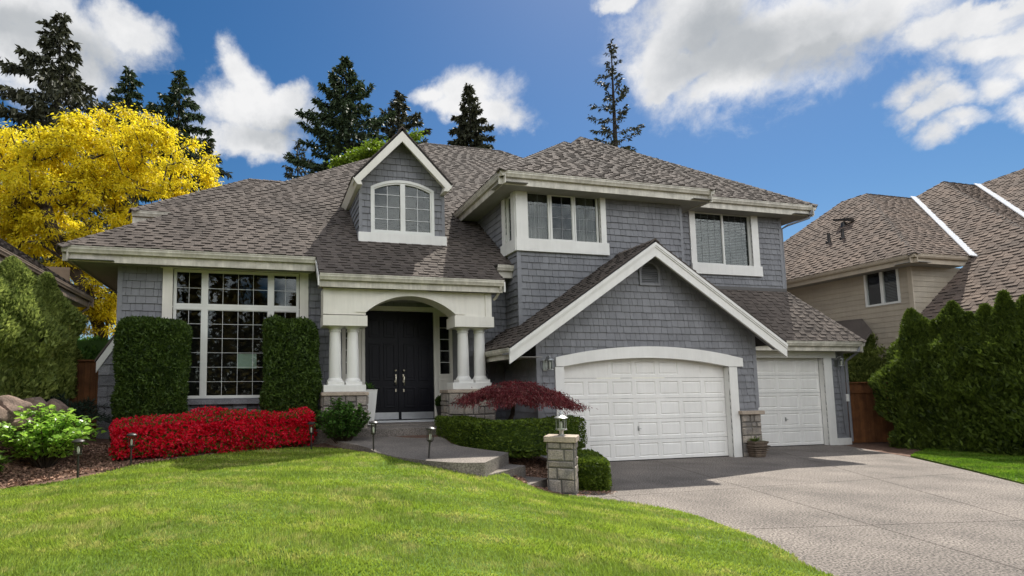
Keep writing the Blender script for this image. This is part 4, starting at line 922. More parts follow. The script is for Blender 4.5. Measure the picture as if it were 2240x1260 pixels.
def along(path, z0f):
    P = np.array([q[:2] for q in path]); sg = np.linalg.norm(np.diff(P, axis=0), axis=1); s = np.r_[0, np.cumsum(sg)]; T = s[-1]
    def f(V):
        t = np.clip(V[:, 0]+T/2, -.6, T+.6); x = np.interp(t, s, P[:, 0]); y = np.interp(t, s, P[:, 1]); e = .05
        tc = np.clip(t, e, T-e); dx = np.interp(tc+e, s, P[:, 0])-np.interp(tc-e, s, P[:, 0]); dy = np.interp(tc+e, s, P[:, 1])-np.interp(tc-e, s, P[:, 1]); l = np.hypot(dx, dy)+1e-9
        ex = t-np.clip(t, 0, T)
        d0 = P[1]-P[0]; d0 /= np.linalg.norm(d0); d1 = P[-1]-P[-2]; d1 /= np.linalg.norm(d1)
        x = x+np.where(ex < 0, ex*d0[0], ex*d1[0]); y = y+np.where(ex < 0, ex*d0[1], ex*d1[1])
        return np.c_[x-dy/l*V[:, 1], y+dx/l*V[:, 1], V[:, 2]+z0f(np.c_[x, y])]
    return f, T
M['yew'] = LEAF('yew_foliage', (.085, .14, .02), (.014, .032, .006), .25, ns=4)
M['box'] = LEAF('boxwood_foliage', (.15, .215, .02), (.022, .05, .007), .35, ns=4)
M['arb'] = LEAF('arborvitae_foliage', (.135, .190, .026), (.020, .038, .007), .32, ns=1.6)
M['arb2'] = LEAF('sunlit_arborvitae_foliage', (.35, .41, .10), (.045, .08, .016), .45, ns=1.2)  # lighter copy of the foliage, with sunlight put into the leaf colour
M['hyd'] = LEAF('hydrangea_leaf', (.36, .56, .08), (.15, .33, .035), .55, .32, ns=3, spec=.5)
M['shrub'] = LEAF('currant_leaf', (.10, .215, .03), (.035, .09, .016), .4, .5, ns=3)
M['maple'] = LEAF('red_maple_leaf', (.23, .036, .038), (.10, .018, .024), .45, .5, ns=3, c3=(.30, .11, .10))
M['azalea'] = LEAF('azalea_flower', (.95, .016, .060), (.66, .007, .030), .5, .5, ns=2.5, c3=(.95, .08, .14))
M['azleaf'] = LEAF('azalea_leaf', (.13, .22, .03), (.05, .10, .015), .35, ns=3)
M['gold'] = LEAF('golden_leaf', (.88, .70, .022), (.56, .49, .022), .58, .5, ns=.6, c3=(.88, .74, .05))
M['conifer'] = LEAF('conifer_needles', (.050, .078, .030), (.020, .034, .014), .15, .6, ns=.35)
M['conifer2'] = LEAF('brownish_conifer_needles', (.068, .072, .036), (.026, .030, .016), .15, .6, ns=.35)
M['decid'] = LEAF('fresh_green_leaf', (.20, .29, .02), (.08, .135, .012), .45, ns=.8)
M['frond'] = LEAF('dark_frond', (.022, .040, .024), (.010, .02, .012), .15, .5, ns=2)
M['bark'] = MAT('tree_bark', (.085, .062, .045), (.04, .03, .022), 6, .95, 1., 30)
M['darkbark'] = MAT('dark_bark', (.04, .032, .026), (.022, .018, .015), 5, .95, .8, 20)
# ---- clipped columns either side of the window
def px_box(xa, xb, yt, yb, Y): a = PY(xa, (yt+yb)/2, Y); b = PY(xb, (yt+yb)/2, Y); t = PY((xa+xb)/2, yt, Y)[2]; bt = PY((xa+xb)/2, yb, Y)[2]; return (a[0]+b[0])/2, (b[0]-a[0])/2, t, bt
cx_, hw, t, b = px_box(252, 411, 700, 925, 13.45)
clipped('clipped_shrub', (cx_, 13.52, (t+.55)/2), (hw-.03, .40, (t-.55)/2), .30, 32000, .105, .030, M['yew'], 'tall clipped dark green column shrub at the left end of the red flower hedge', 'shrub', 21, 'clipped column shrubs by the front window', .035, jit=.8)
cx_, hw, t, b = px_box(576, 698, 698, 900, 13.45)
clipped('clipped_shrub', (cx_, 13.52, (t+.55)/2), (hw-.03, .40, (t-.55)/2), .30, 28000, .105, .030, M['yew'], 'narrower clipped dark green column shrub between the tall window and the porch pier', 'shrub', 22, 'clipped column shrubs by the front window', .035, jit=.8)
# ---- red azalea hedge
AZ = catmull([(-3.0, 11.95, 0), (-2.0, 12.15, 0), (-1.1, 12.5, 0), (-.2, 12.82, 0), (.6, 12.95, 0), (1.02, 12.98, 0)], 6); fz, T = along(AZ, hgt)
r = np.random.default_rng(5); hh = (T/2, .46, .365); P, Nn = shell_box(hh, .2, 20000, r); f = lumps(8, 16, .7, 3.5); P = P+Nn*(f(P*3)*.075+r.uniform(-.10, .05, len(P)))[:, None]
topg = (Nn[:, 2] > .55) & (r.random(len(P)) < .55); low = r.random(len(P)) < np.clip(.16-P[:, 2]*1.1, .04, .62)
sel = ~(topg | low); Q = P[sel]; k = 4
A_ = np.repeat(Nn[sel]*.6, k, 0)+r.normal(size=(len(Q)*k, 3))*.75; fV, fF = leaves(np.repeat(Q, k, 0), A_, r.uniform(.03, .055, len(A_)), r.uniform(.03, .05, len(A_)), r=r)
Q2 = P[~sel]; A2 = np.repeat(Nn[~sel]*.6+np.array([0, 0, .4]), 3, 0)+r.normal(size=(len(Q2)*3, 3))*.6; lV, lF = leaves(np.repeat(Q2, 3, 0)-A2*.02, A2, .05, .022, r=r)
cv, cf = core_grid(np.array(hh)-.21, 16)
zc = np.array([0, 0, .375])
AZO = thing('azalea_hedge', (-.8, 12.6, hgt([(-.8, 12.6)])[0]), 'long hedge covered in bright red flowers along the back edge of the lawn', 'flower hedge')
np_mesh('blossoms', fz(fV+zc), fF, M['azalea'], AZO); Vc, Fc = catm([(cv, cf), (lV, lF)]); np_mesh('leaves', fz(Vc+zc), Fc, M['azleaf'], AZO)
# ---- boxwood hedges
BX = catmull([PZ(1010, 960, .72)+np.array([-.05, 1.0, 0]), PZ(1000, 968, .7)+np.array([.22, .35, 0]), PZ(1060, 984, .68)+np.array([.25, .30, 0]), PZ(1180, 992, .6)+np.array([.1, .35, 0]), PZ(1272, 990, .45)+np.array([0, .35, 0])], 6)
zb_ = lambda Q: np.full(len(Q), .55)
fz, T = along(BX, zb_); 
clipped('boxwood_hedge', None, (T/2, .33, .38), .12, 26000, .05, .03, M['box'], 'long low boxwood hedge beside the path under the red maple', 'hedge', 31, 'clipped boxwood hedges', .02, map_=lambda V: fz(V*np.array([1, 1, .9])+np.array([0, 0, .34])), jit=.6)
fz2, T2 = along([(5.82, 9.0), (6.22, 9.75), (6.5, 10.6)], lambda Q: np.zeros(len(Q)))
clipped('boxwood_hedge', None, (T2/2+.05, .36, .27), .10, 17000, .045, .028, M['box'], 'short boxwood block between the stone lamp pillar and the driveway', 'hedge', 32, 'clipped boxwood hedges', .02, map_=lambda V: fz2(V+np.array([0, 0, .28])), jit=.6)
# ---- loose shrubs with broad leaves on stems
def broad(name, c, rad, h, nst, nl, ln, wd, mat, label, cat, seed, rise=.5, group=None):
    r = np.random.default_rng(seed); c = np.asarray(c, float); o = thing(name, c, label, cat, group); mb = MB(); Ps = []; As = []
    for i in range(nst):
        a = r.uniform(0, 6.283); q = math.sqrt(r.random()); tx = c+np.array([math.cos(a)*rad*q, math.sin(a)*rad*q, h*(1-.42*q*q)*r.uniform(.78, 1.06)]); b = c+np.array([math.cos(a)*.12*q, math.sin(a)*.12*q, 0]); m = (b+tx)/2+np.array([0, 0, .06*h])
        mb.tube([b, m, tx], [.009, .007, .004], 5)
        for k in range(nl):
            s = (k+.6)/nl; t = .28+.72*s; p = (b*(1-t)**2+2*m*t*(1-t)+tx*t*t); aa = k*2.4+a; up = rise*(.3+.9*s); Ps.append(p); As.append([math.cos(aa), math.sin(aa), up+r.uniform(-.35, .25)])
    mb.build('stems', M['bark'], o); Ps = np.array(Ps); As = np.array(As); n = len(Ps)
    # folded leaf of 6 vertices
    A = unit(As+r.normal(size=As.shape)*.2); Sd = unit(np.cross(A, np.array([0, 0, 1.])+r.normal(size=A.shape)*.35)); U = np.cross(Sd, A); l = (ln*r.uniform(.6, 1.25, n))[:, None]; w = (wd*r.uniform(.75, 1.2, n))[:, None]
    b0 = Ps; m1 = Ps+A*l*.35; m2 = Ps+A*l*.7-U*l*.05; tp = Ps+A*l-U*l*.22; e = U*w*.22
    V = np.stack([b0, m1+Sd*w*.5+e, m2+Sd*w*.42+e, tp, m2-Sd*w*.42+e, m1-Sd*w*.5+e, m1, m2], 1).reshape(-1, 3)
    F = np.concatenate([np.array([(0, 6, 1, 1), (6, 7, 2, 1), (7, 3, 2, 2), (0, 5, 6, 6), (5, 4, 7, 6), (4, 3, 7, 7)])[None]+8*np.arange(n)[:, None, None]]).reshape(-1, 4)
    tri = F[:, 2] == F[:, 3]; me = bpy.data.meshes.new('leaves'); me.from_pydata((V-c).tolist(), [], [tuple(q[:3]) if t_ else tuple(q) for q, t_ in zip(F.tolist(), tri)]); me.update(); link('leaves', me, mat, o); return o
def gz(x, y): return float(hgt([(x, y)])[0])-.03
c = PZ(98, 1026, .52); broad('leafy_shrub', (c[0]-.08, c[1]+.2, gz(c[0], c[1]+.25)), .93, 1.12, 130, 14, .14, .085, M['hyd'], 'rounded bright green shrub with large glossy leaves before the boulders', 'shrub', 41)
c = PZ(-42, 1052, .45); broad('leafy_shrub', (c[0], c[1], gz(c[0], c[1])), .42, .55, 34, 10, .12, .05, M['azleaf'], 'small yellow green plant cut off by the left edge of the photo', 'shrub', 42)
c = PY(750, 940, 12.35); broad('currant_shrub', (c[0], 12.35, gz(c[0], 12.35)), .68, 1.06, 130, 18, .085, .075, M['shrub'], 'loose mid green shrub in front of the left porch pier', 'shrub', 43)
# ---- weeping red maple
MC = np.array([PY(1135, 880, 11.3)[0], 11.3, 0]); g0 = .5; zt_, zb2 = zz(1110, 832, 11.3), zz(1200, 893, 11.3); RX_ = (xx(1272, 880, 11.3)-xx(998, 880, 11.3))/2
MP = thing('weeping_maple', (MC[0]-.35, 11.3, g0), 'low umbrella shaped weeping maple with dark red feathery leaves', 'tree')
r = np.random.default_rng(77); mb = MB(); b = np.array([MC[0]-.35, 11.35, g0]); top = np.array([MC[0]-.12, 11.3, zt_-.22]); mb.tube([b, b+np.array([-.05, 0, .35]), b*.4+top*.6+np.array([.06, 0, 0]), top], [.075, .06, .05, .035], 9)
Pn = []; An = []
for i in range(150):
    a = r.uniform(0, 6.283); q = math.sqrt(r.random())*1.0; dome = lambda q: zt_-.10-(zt_-zb2-.12)*q**2.0
    sk = .06*math.sin(a*3+1)+.05*math.sin(a*5+2); R_ = RX_*(1+sk); tx = np.array([MC[0]+math.cos(a)*R_*q, MC[1]+math.sin(a)*R_*.8*q, dome(q)+.05*math.sin(a*4)+(.05 if math.cos(a) < 0 else -.06)*q+r.uniform(-.03, .03)])
    st = top+(tx-top)*.12; md = (st+tx)/2+np.array([0, 0, .12]); mb.tube([st-np.array([0, 0, .05]), md, tx], [.013, .008, .003], 4)
    for k in range(230):
        t = r.uniform(.28, .99); p = st*(1-t)**2+2*md*t*(1-t)+tx*t*t+r.normal(size=3)*np.array([.085, .085, .028]); od = np.array([math.cos(a), math.sin(a), 0]); Pn.append(p); An.append(od*.55+r.normal(size=3)*.45+np.array([0, 0, -.30-.35*t*q]))
Pn = np.array(Pn); An = np.array(An); V, F = leaves(Pn, An, r.uniform(.045, .085, len(Pn)), r.uniform(.013, .024, len(Pn)), r=r, droop=.15)
mb.build('trunk', M['bark'], MP, smooth=True); np_mesh('crown', V, F, M['maple'], MP)
# ---- arborvitae
def arbor(name, x, y, z0, rad, h, n, mat, label, seed, group, squash=1., ln=.13, parts=True):
    r = np.random.default_rng(seed); t = r.random(n)**.9; prof = np.minimum(1., .86+.3*t)*np.clip((1-t)/.46, 0, 1)**.80; a = r.uniform(0, 6.283, n); f = lumps(seed, 18, 1.2, 4.5)
    D = np.c_[np.cos(a), np.sin(a)*squash]; P = np.c_[D*rad*prof[:, None], t*h]; f2 = lumps(seed+7, 22, 5., 11.); P[:, :2] *= (1+.22*f(P*np.array([2.2, 2.2, 1.7]))+.13*f2(P)+r.uniform(-.12, .05, n))[:, None]
    P += np.array([x, y, z0]); A = np.c_[D*.55, np.full(n, .75)]+r.normal(size=(n, 3))*.38; l = ln*r.uniform(.6, 1.5, n); V, F = leaves(P-unit(A)*l[:, None]*.4, A, l, l*.36, r=r)
    # dark inner body
    m = 18; k = 14; cv = []; cf = []
    for i in range(k):
        tt = i/(k-1); rr = rad*.72*min(1., .86+.3*tt)*max(.03, min(1, (1-tt)/.46))**.80
        for j in range(m): aa = 6.283*j/m; q = np.array([[rr*math.cos(aa), rr*math.sin(aa)*squash, tt*h*.97]]); s = 1+.13*f(q*np.array([2.2, 2.2, 1.7]))[0]; cv.append((x+q[0, 0]*s, y+q[0, 1]*s, z0+q[0, 2]))
    for i in range(k-1):
        for j in range(m): cf.append((i*m+j, i*m+(j+1) % m, (i+1)*m+(j+1) % m, (i+1)*m+j))
    V, F = catm([(np.array(cv), np.array(cf)), (V, F)])
    return tag(np_mesh(name, V, F, mat, origin=(x, y, z0)), label, 'hedge plant', group)
tops = [(1992, 684), (2042, 693), (2085, 672), (2118, 680), (2152, 674), (2197, 654), (2240, 656), (2290, 648), (2350, 640)]
where = ['arborvitae beside the wooden gate, first of the tall hedge row', 'arborvitae second from the wooden gate in the tall hedge row', 'arborvitae third from the wooden gate in the tall hedge row', 'arborvitae fourth from the wooden gate in the tall hedge row',
         'arborvitae in the hedge row just right of the tan house valley flashing end', 'tall pointed arborvitae second in from the right edge of the hedge', 'arborvitae cut by the right edge of the photo', 'arborvitae hidden past the right edge of the hedge row', 'nearest arborvitae of the row beyond the photo edge']
where[4] = 'arborvitae fifth from the wooden gate in the tall hedge row'
for i, (px, py) in enumerate(tops[:7]):
    q = PX(px, py, 19.35); arbor('arborvitae', 19.35+random.uniform(-.06, .06), q[1], -.02, (.86, .62, .78, .60, .74, .66, .80, .7)[i], q[2]+(.1, -.1, .15, -.05, .1, .2, .1, 0)[i], 16000, M['arb'], where[i], 100+i, 'tall arborvitae hedge on the right')
for i, (px, py, Y, lb) in enumerate(((1868, 716, 15.6, 'arborvitae behind the gate nearest the gray garage corner'), (1905, 708, 15.2, 'arborvitae behind the middle of the wooden gate'), (1948, 710, 14.7, 'arborvitae behind the right end of the wooden gate'))):
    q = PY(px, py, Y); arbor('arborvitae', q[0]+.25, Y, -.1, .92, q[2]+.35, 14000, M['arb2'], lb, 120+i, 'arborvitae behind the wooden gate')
for i, (px, py, Y, rad, n, lb) in enumerate(((-62, 552, 12.4, .95, 20000, 'arborvitae cut by the left photo edge above the boulders'), (28, 566, 13.0, .80, 20000, 'sunlit arborvitae standing above the pale boulders'), (104, 600, 14.2, .66, 17000, 'darker arborvitae under the brown house eave'), (134, 716, 15.6, .5, 8000, 'short shaded arborvitae beside the spiky plant'))):
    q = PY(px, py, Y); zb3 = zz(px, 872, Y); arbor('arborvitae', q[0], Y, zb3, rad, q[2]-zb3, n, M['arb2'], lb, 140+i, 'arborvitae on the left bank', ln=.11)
# ---- spiky dark plant
q = PY(150, 900, 13.5); SPK = thing('spiky_plant', (q[0], 13.5, .85), 'dark spiky plant with long arching fronds by the left fence', 'plant'); r = np.random.default_rng(9); Ps = []; As = []; mb = MB()
for i in range(46):
    a = r.uniform(0, 6.283); el = r.uniform(.1, 1.1); l = r.uniform(.75, 1.2); b = np.array([q[0], 13.5, 1.35]); d = np.array([math.cos(a)*math.cos(el), math.sin(a)*math.cos(el), math.sin(el)]); pp = [b+d*l*t-np.array([0, 0, .45*t*t*l]) for t in np.linspace(0, 1, 8)]; mb.tube(pp, .008, 4)
    for k in range(60):
        t = r.uniform(.15, 1); p = b+d*l*t-np.array([0, 0, .45*t*t*l]); Ps.append(p); As.append(d*.6+r.normal(size=3)*.55)
mb.tube([(q[0], 13.5, .7), (q[0], 13.5, 1.4)], .12, 8); mb.build('trunk', M['darkbark'], SPK); V, F = leaves(np.array(Ps), np.array(As), .16, .016, r=r); np_mesh('fronds', V, F, M['frond'], SPK)
# shrubs behind the left side yard
q = PY(205, 745, 19.5); clipped('garden_shrub', (q[0]-.3, 19.5, 2.1), (1.1, .8, 1.6), .75, 9000, .16, .06, M['shrub'], 'deep green shrub under the yellow tree behind the left fence', 'shrub', 51, bump=.15)
# ---- conifers
def conifer(px, ytop, Y, halfpx, ybot, kind, label, seed, mat='conifer', nb=150, sparse=1., droop=.35, z_from=.2, lmin=.12, irregular=.25, spr=26, sz=.36, lo=0., grp='dark conifers behind the houses'):
    r = np.random.default_rng(seed); t = PY(px, ytop, Y); base = np.array([t[0], Y, 0.]); H = t[2]; zb = PY(px, ybot, Y)[2]; Rb = halfpx/FP*Y*1.04; slope = Rb/max(H-zb, .5)
    o = thing('conifer', base, label, 'tree', grp); mb = MB(); mb.tube([base, base+np.array([0, 0, H*.6]), base+np.array([0, 0, H])], [H*.016, H*.008, .015], 7); Ps = []; As = []; Ls = []
    n = nb
    for i in range(n):
        u = (i+r.random())/n; z = H*(z_from+(1-z_from)*u**.85); d = H-z; L_ = (lmin+slope*d*(1.0 if d < H-zb else (H-zb)/d*(1+.25*(d-(H-zb))/H)))*r.uniform(1-irregular*1.6, 1+irregular); a = i*2.399+r.uniform(-.4, .4); b = base+np.array([0, 0, z]); od = np.array([math.cos(a), math.sin(a), 0.])
        el = (.45 if kind == 'spruce' else .15)*(1-1.2*d/H)+.10
        curve = lambda s: b+od*L_*s+np.array([0, 0, L_*(el*s-droop*s*s+.16*s**4)])
        mb.tube([curve(s) for s in (0, .4, .75, 1)], [.02+.012*L_, .016, .011, .006], 4, caps=False)
        m = int(2.1*spr*max(.5, L_)*sparse); sz_ = sz*1.2
        for k in range(m):
            s = r.uniform(.1, 1)**.75; p = curve(s)+np.cross(od, (0, 0, 1))*r.normal()*.14*L_*(1.05-s); Ps.append(p+np.array([0, 0, r.normal()*.06])); hang = droop*1.5+lo; As.append(od*r.uniform(.2, 1.)+r.normal(size=3)*.42+np.array([0, 0, -hang*r.random()])); Ls.append(sz_*r.uniform(.55, 1.3))
    for k in range(60): s = r.random(); Ps.append(base+np.array([0, 0, H*(.9+.1*s)])); As.append(np.r_[r.normal(size=2)*.8, .9]); Ls.append(sz*.6*(1.1-s*.6))
    mb.build('trunk', M['darkbark'], o); Ps, As, Ls = map(np.array, (Ps, As, Ls)); V, F = leaves(Ps, As, Ls, Ls*r.uniform(.30, .5, len(Ls)), r=r, droop=.12); np_mesh('crown', V, F, M[mat], o); return o
conifer(135, 30, 44, 118, 270, 'cedar', 'tallest ragged dark conifer above the yellow tree', 201, 'conifer2', 140, .72, .45, .25, .25, .38, 30, .42, .3)
conifer(283, 150, 56, 46, 245, 'cedar', 'small dark conifer just right of the tallest one', 202, 'conifer', 120, 1., .35, .3, .12, .25, 26, .42)
conifer(393, 152, 52, 66, 300, 'cedar', 'slim dark conifer at the right shoulder of the yellow tree', 203, 'conifer', 130, 1., .4, .2, .15, .3, 26, .42, .2)
conifer(455, 312, 47, 44, 395, 'cedar', 'low conifer peeking out where the yellow tree meets the roof', 204, 'conifer2', 90, 1., .4, .2, .2, .3, 26, .4, .2)
conifer(652, 308, 58, 44, 395, 'spruce', 'short sparse conifer left of the big spruce', 205, 'conifer2', 90, .5, .2, .3, .1, .3, 22, .4)
conifer(757, 128, 44, 100, 320, 'spruce', 'big dark spruce behind the dormer with upswept limbs', 206, 'conifer', 170, 1.1, .24, .25, .12, .26, 26, .36)
conifer(873, 203, 50, 52, 300, 'spruce', 'narrow conifer touching the right side of the dormer peak', 207, 'conifer2', 120, 1., .3, .3, .12, .25, 26, .4)
conifer(1026, 186, 52, 56, 325, 'cedar', 'dense pointed conifer behind the main roof ridge', 208, 'conifer2', 170, 1.2, .4, .3, .12, .22, 30, .4, .3)
conifer(1336, 86, 46, 70, 330, 'spruce', 'lone open conifer with visible trunk behind the right roof', 209, 'conifer2', 84, .50, .22, .3, .15, .38, 24, .36)
# ---- broadleaf trees
def crown_tree(name, base, lobes, nclump, per, ln, wd, mat, label, seed, csize=.8, hang=.3, trunk=.22, branch_r=.03, limbs=()):
    """trunk and limbs grow towards leaf clumps scattered through the lobes (ellipsoids: centre, radii)"""
    r = np.random.default_rng(seed); base = np.asarray(base, float); o = thing(name, base, label, 'tree'); C = []
    vol = np.array([np.prod(l[1]) for l in lobes]); vol /= vol.sum()
    for li in r.choice(len(lobes), nclump, p=vol):
        c, ra = lobes[li]; d = unit(r.normal(size=(1, 3)))[0]; C.append(np.asarray(c)+d*np.asarray(ra)*r.uniform(.25, 1)**.4)
    C = np.array(C); nodes = [base]; par = [-1]
    for lp in limbs:
        prev = 0
        for p in lp: nodes.append(np.asarray(p, float)); par.append(prev); prev = len(nodes)-1
    order = np.argsort(np.linalg.norm(C-(np.asarray(limbs[0][-1]) if limbs else base), axis=1))
    for i in order:
        Nn = np.array(nodes); v = C[i]-Nn; dist = np.linalg.norm(v, axis=1); cost = dist*(1+.35*np.clip(-v[:, 2]/(dist+1e-6), 0, 1)); cost[0] += 3; j = int(np.argmin(cost)); p0 = Nn[j]
        k = max(1, int(dist[j]/.8)); pv = j
        for s in range(1, k+1):
            t = s/k; q = p0+(C[i]-p0)*t+np.array([0, 0, .10*dist[j]*math.sin(math.pi*t)])+(r.normal(size=3)*.06 if s < k else 0); nodes.append(q); par.append(pv); pv = len(nodes)-1
    cnt = np.zeros(len(nodes)); ch = [[] for _ in nodes]
    for i in range(len(nodes)-1, 0, -1): cnt[i] += 1; cnt[par[i]] += cnt[i]
    rad = .011+branch_r*np.sqrt(cnt/cnt.max())*trunk/branch_r; mb = MB()
    for i in range(1, len(nodes)): mb.tube([nodes[par[i]], nodes[i]], [min(rad[par[i]], rad[i]*1.5), rad[i]], 7 if rad[i] > .05 else 4, caps=False)
    mb.build('trunk', M['bark'], o, smooth=True)
    n = nclump*per; cc = np.repeat(C, per, 0); d = r.normal(size=(n, 3))*csize*np.array([.5, .5, .30]); P = cc+d; A = d*np.array([1, 1, .2])/csize+r.normal(size=(n, 3))*.5+np.array([0, 0, -hang]); V, F = leaves(P, A, ln*r.uniform(.6, 1.4, n), wd*r.uniform(.7, 1.3, n), up=(0, 0, 1), r=r, droop=.2); np_mesh('crown', V, F, mat, o); return o
YT = 24.
def lobe(px, py, rx, ry, Y=YT, ky=.9): p = PY(px, py, Y); return (p, (rx/FP*Y, rx/FP*Y*ky, ry/FP*Y))
tb = PY(228, 800, YT); tb[2] = .2
LB = [lobe(260, 330, 115, 75), lobe(150, 360, 110, 70), lobe(370, 370, 100, 65), lobe(60, 400, 110, 95), lobe(-60, 430, 110, 110), lobe(440, 400, 70, 40), lobe(170, 480, 170, 90), lobe(310, 300, 60, 45), lobe(215, 290, 60, 40), lobe(230, 600, 60, 70), lobe(222, 640, 75, 80), lobe(215, 705, 60, 45), lobe(100, 560, 110, 70), lobe(340, 440, 110, 50), lobe(45, 320, 60, 30), lobe(500, 405, 30, 14), lobe(380, 300, 40, 25)]
mk = lambda *q: [PY(x, y, Y) for x, y, Y in q]
crown_tree('golden_tree', tb, LB, 600, 135, .14, .065, M['gold'], 'large tree with bright yellow leaves behind the left side of the house', 301, .35, .45, .24, .03,
           limbs=[mk((222, 730, YT), (190, 640, YT-.5), (120, 520, YT-1), (100, 450, YT-1.2)), mk((235, 700, YT), (262, 560, YT-1), (285, 470, YT-1.2), (300, 400, YT-1))])
LB = [lobe(800, 345, 42, 20, 30), lobe(755, 362, 26, 14, 30), lobe(832, 325, 22, 18, 30), lobe(904, 300, 12, 10, 30)]
b_ = PY(800, 600, 30); b_[2] = 0
crown_tree('leafy_tree', b_, LB, 60, 90, .19, .13, M['decid'], 'fresh green broadleaf tree showing behind the left slope of the dormer', 302, .42, .2, .18)
# ------------------------------------------------------------------ tan house on the right
XA = 21.; cA = PX(2000, 553, XA); SA = .8
def PSX(x, y, x0, z0, s):
    d = ray(x, y); return CAMP + d*((z0-s*x0-HC)/(d[2]-s*d[0]))
pA = PSX(1895, 424, XA, cA[2], SA); TA = PY(1998, 431, pA[1]); TA[2] = pA[2]; VA = PY(2127, 558, cA[1]); VA[2] = cA[2]; sB = (TA[2]-VA[2])/(TA[0]-VA[0])
pB = PSX(2063, 398, VA[0], VA[2], sB); TB = PY(2137, 403, pB[1]); TB[2] = pB[2]; VB = PS(2240, 475, pB[1], pB[2], SA); zB = lambda x: VA[2]+sB*(x-VA[0])
TAN = thing('tan_house', (24, 15, 0), 'tan sided neighbour house with stepped brown hip roofs and bright valley flashing', 'house')
def proof(name, pcs, u, e=.2):
    SHX['alt'] = ((.026, .034), (.006, .012)); SHX['dark_at'] = .02; return roof_face(TAN, pcs, u, 'shingle_tan', 'roof', e)
bk = cA[1]+9; proof('A', [[tuple(cA), tuple(pA), (pA[0], bk-3, pA[2]), (XA, bk, cA[2])]], Y3)
proof('A', [[tuple(cA), tuple(pA), tuple(TA), tuple(VA)]], X3)
lowx = 19.9; lowz = zB(lowx); hb = np.array([pB[0]-8.2, pB[1]-8.2*sB/SA, pB[2]-8.2*sB])
hy = lambda x: pB[1]-(pB[0]-x)*sB/SA
proof('B', [[(lowx, hy(lowx), zB(lowx)), (lowx, VA[1], zB(lowx)), tuple(VA), (VA[0], hy(VA[0]), VA[2])], [(VA[0], hy(VA[0]), VA[2]), tuple(VA), tuple(TA), tuple(pB)]], Y3)
# front slope of the second roof and the third roof beyond
VB2 = np.array(VB)+(np.array(VB)-np.array(TB))*1.0
proof('B', [[tuple(pB), tuple(hb), tuple(VB2), tuple(TB)]], X3)
sC = (TB[2]-VB[2])/(TB[0]-VB[0]); print('C', TB, VB, sC, 'B', pB, hb, VB2)
C1 = np.array(TB); C2 = np.array(VB2); C3 = PSX(2330, 338, TB[0], TB[2], sC); C4 = np.array([C3[0], C2[1], C3[2]])
proof('C', [[tuple(C1), tuple(C2), tuple(C4), tuple(C3)]], C3-C1, .22)
caps(TAN, cA, pA, step=.22); caps(TAN, pA, TA); caps(TAN, hb, pB, step=.24); caps(TAN, pB, TB); caps(TAN, C1, C3)
def valley(a, b, up):
    a, b = np.asarray(a, float), np.asarray(b, float); mb = MB(); mb.beam(a+up, b+up, .26, .03, (0, -.5, 1)); return mb.build('valley_flashing', M['flash'], TAN)
valley(VA+(VA-TA)*.02, TA, np.array([-.02, -.03, .075])); valley(VB2, TB, np.array([-.02, -.03, .075]))
eave(TAN, (XA, cA[1], cA[2]), (XA, bk, cA[2]), -X3, mat='tan_trim', soff=.6, fas=.3, h=.13); eave(TAN, (XA, cA[1], cA[2]), (VA[0]-.03, cA[1], cA[2]), FN, mat='tan_trim', soff=.5, fas=.3, h=.13)
WX = XA+.72; WYt = cA[1]+.6; LAP = dict(mat='tan', back='siding_back', e=.19, wr=(3., 4.2), thick=(.016,), gap=.002, stag=False)
ww0, ww1 = PX(1970, 640, WX)[1]-WYt, PX(1893, 640, WX)[1]-WYt; wz0, wz1 = PX(1930, 668, WX)[2], PX(1930, 588, WX)[2]
wall(TAN, (WX, WYt, 0), Y3, -X3, [(0, 0), (8, 0), (8, cA[2]-.25), (0, cA[2]-.25)], [rect(ww0, ww1, wz0, wz1)], **LAP)
wall(TAN, (WX, WYt, 0), X3, FN, [(0, 0), (5, 0), (5, cA[2]-.25), (0, cA[2]-.25)], [], **LAP)
FT = fr((WX, WYt, 0), Y3, -X3); mb = MB(); lbox(mb, FT, -.03, .1, 0, cA[2]-.25, -.02, .035); mb.build('corner_board', M['tan_trim'], TAN)
mb = MB(); ring(mb, FT, rect(ww0-.0, ww1+.0, wz0, wz1), rect(ww0+.07, ww1-.07, wz0+.07, wz1-.07), -.06, .04); wm = (ww0+ww1)/2; lbox(mb, FT, wm-.05, wm+.05, wz0+.05, wz1-.05, -.06, .02); wn = mb.build('window', M['vinyl'], TAN)
mb = MB(); lbox(mb, FT, ww0+.06, ww1-.06, wz0+.06, wz1-.06, -.034, -.028); mb.build('pane', M['glass'], wn); blinds(wn, FT, ww0+.06, wm, wz0+.05, wz1-.05, -.1); room(TAN, FT, ww0-.1, ww1+.1, wz0-.1, wz1+.1, 1.2)
mb = MB(); mb.box(20.7, 36, 7.5, WYt-.01, 0, zB(20.7)-.3); mb.build('wall', M['tan'], TAN)
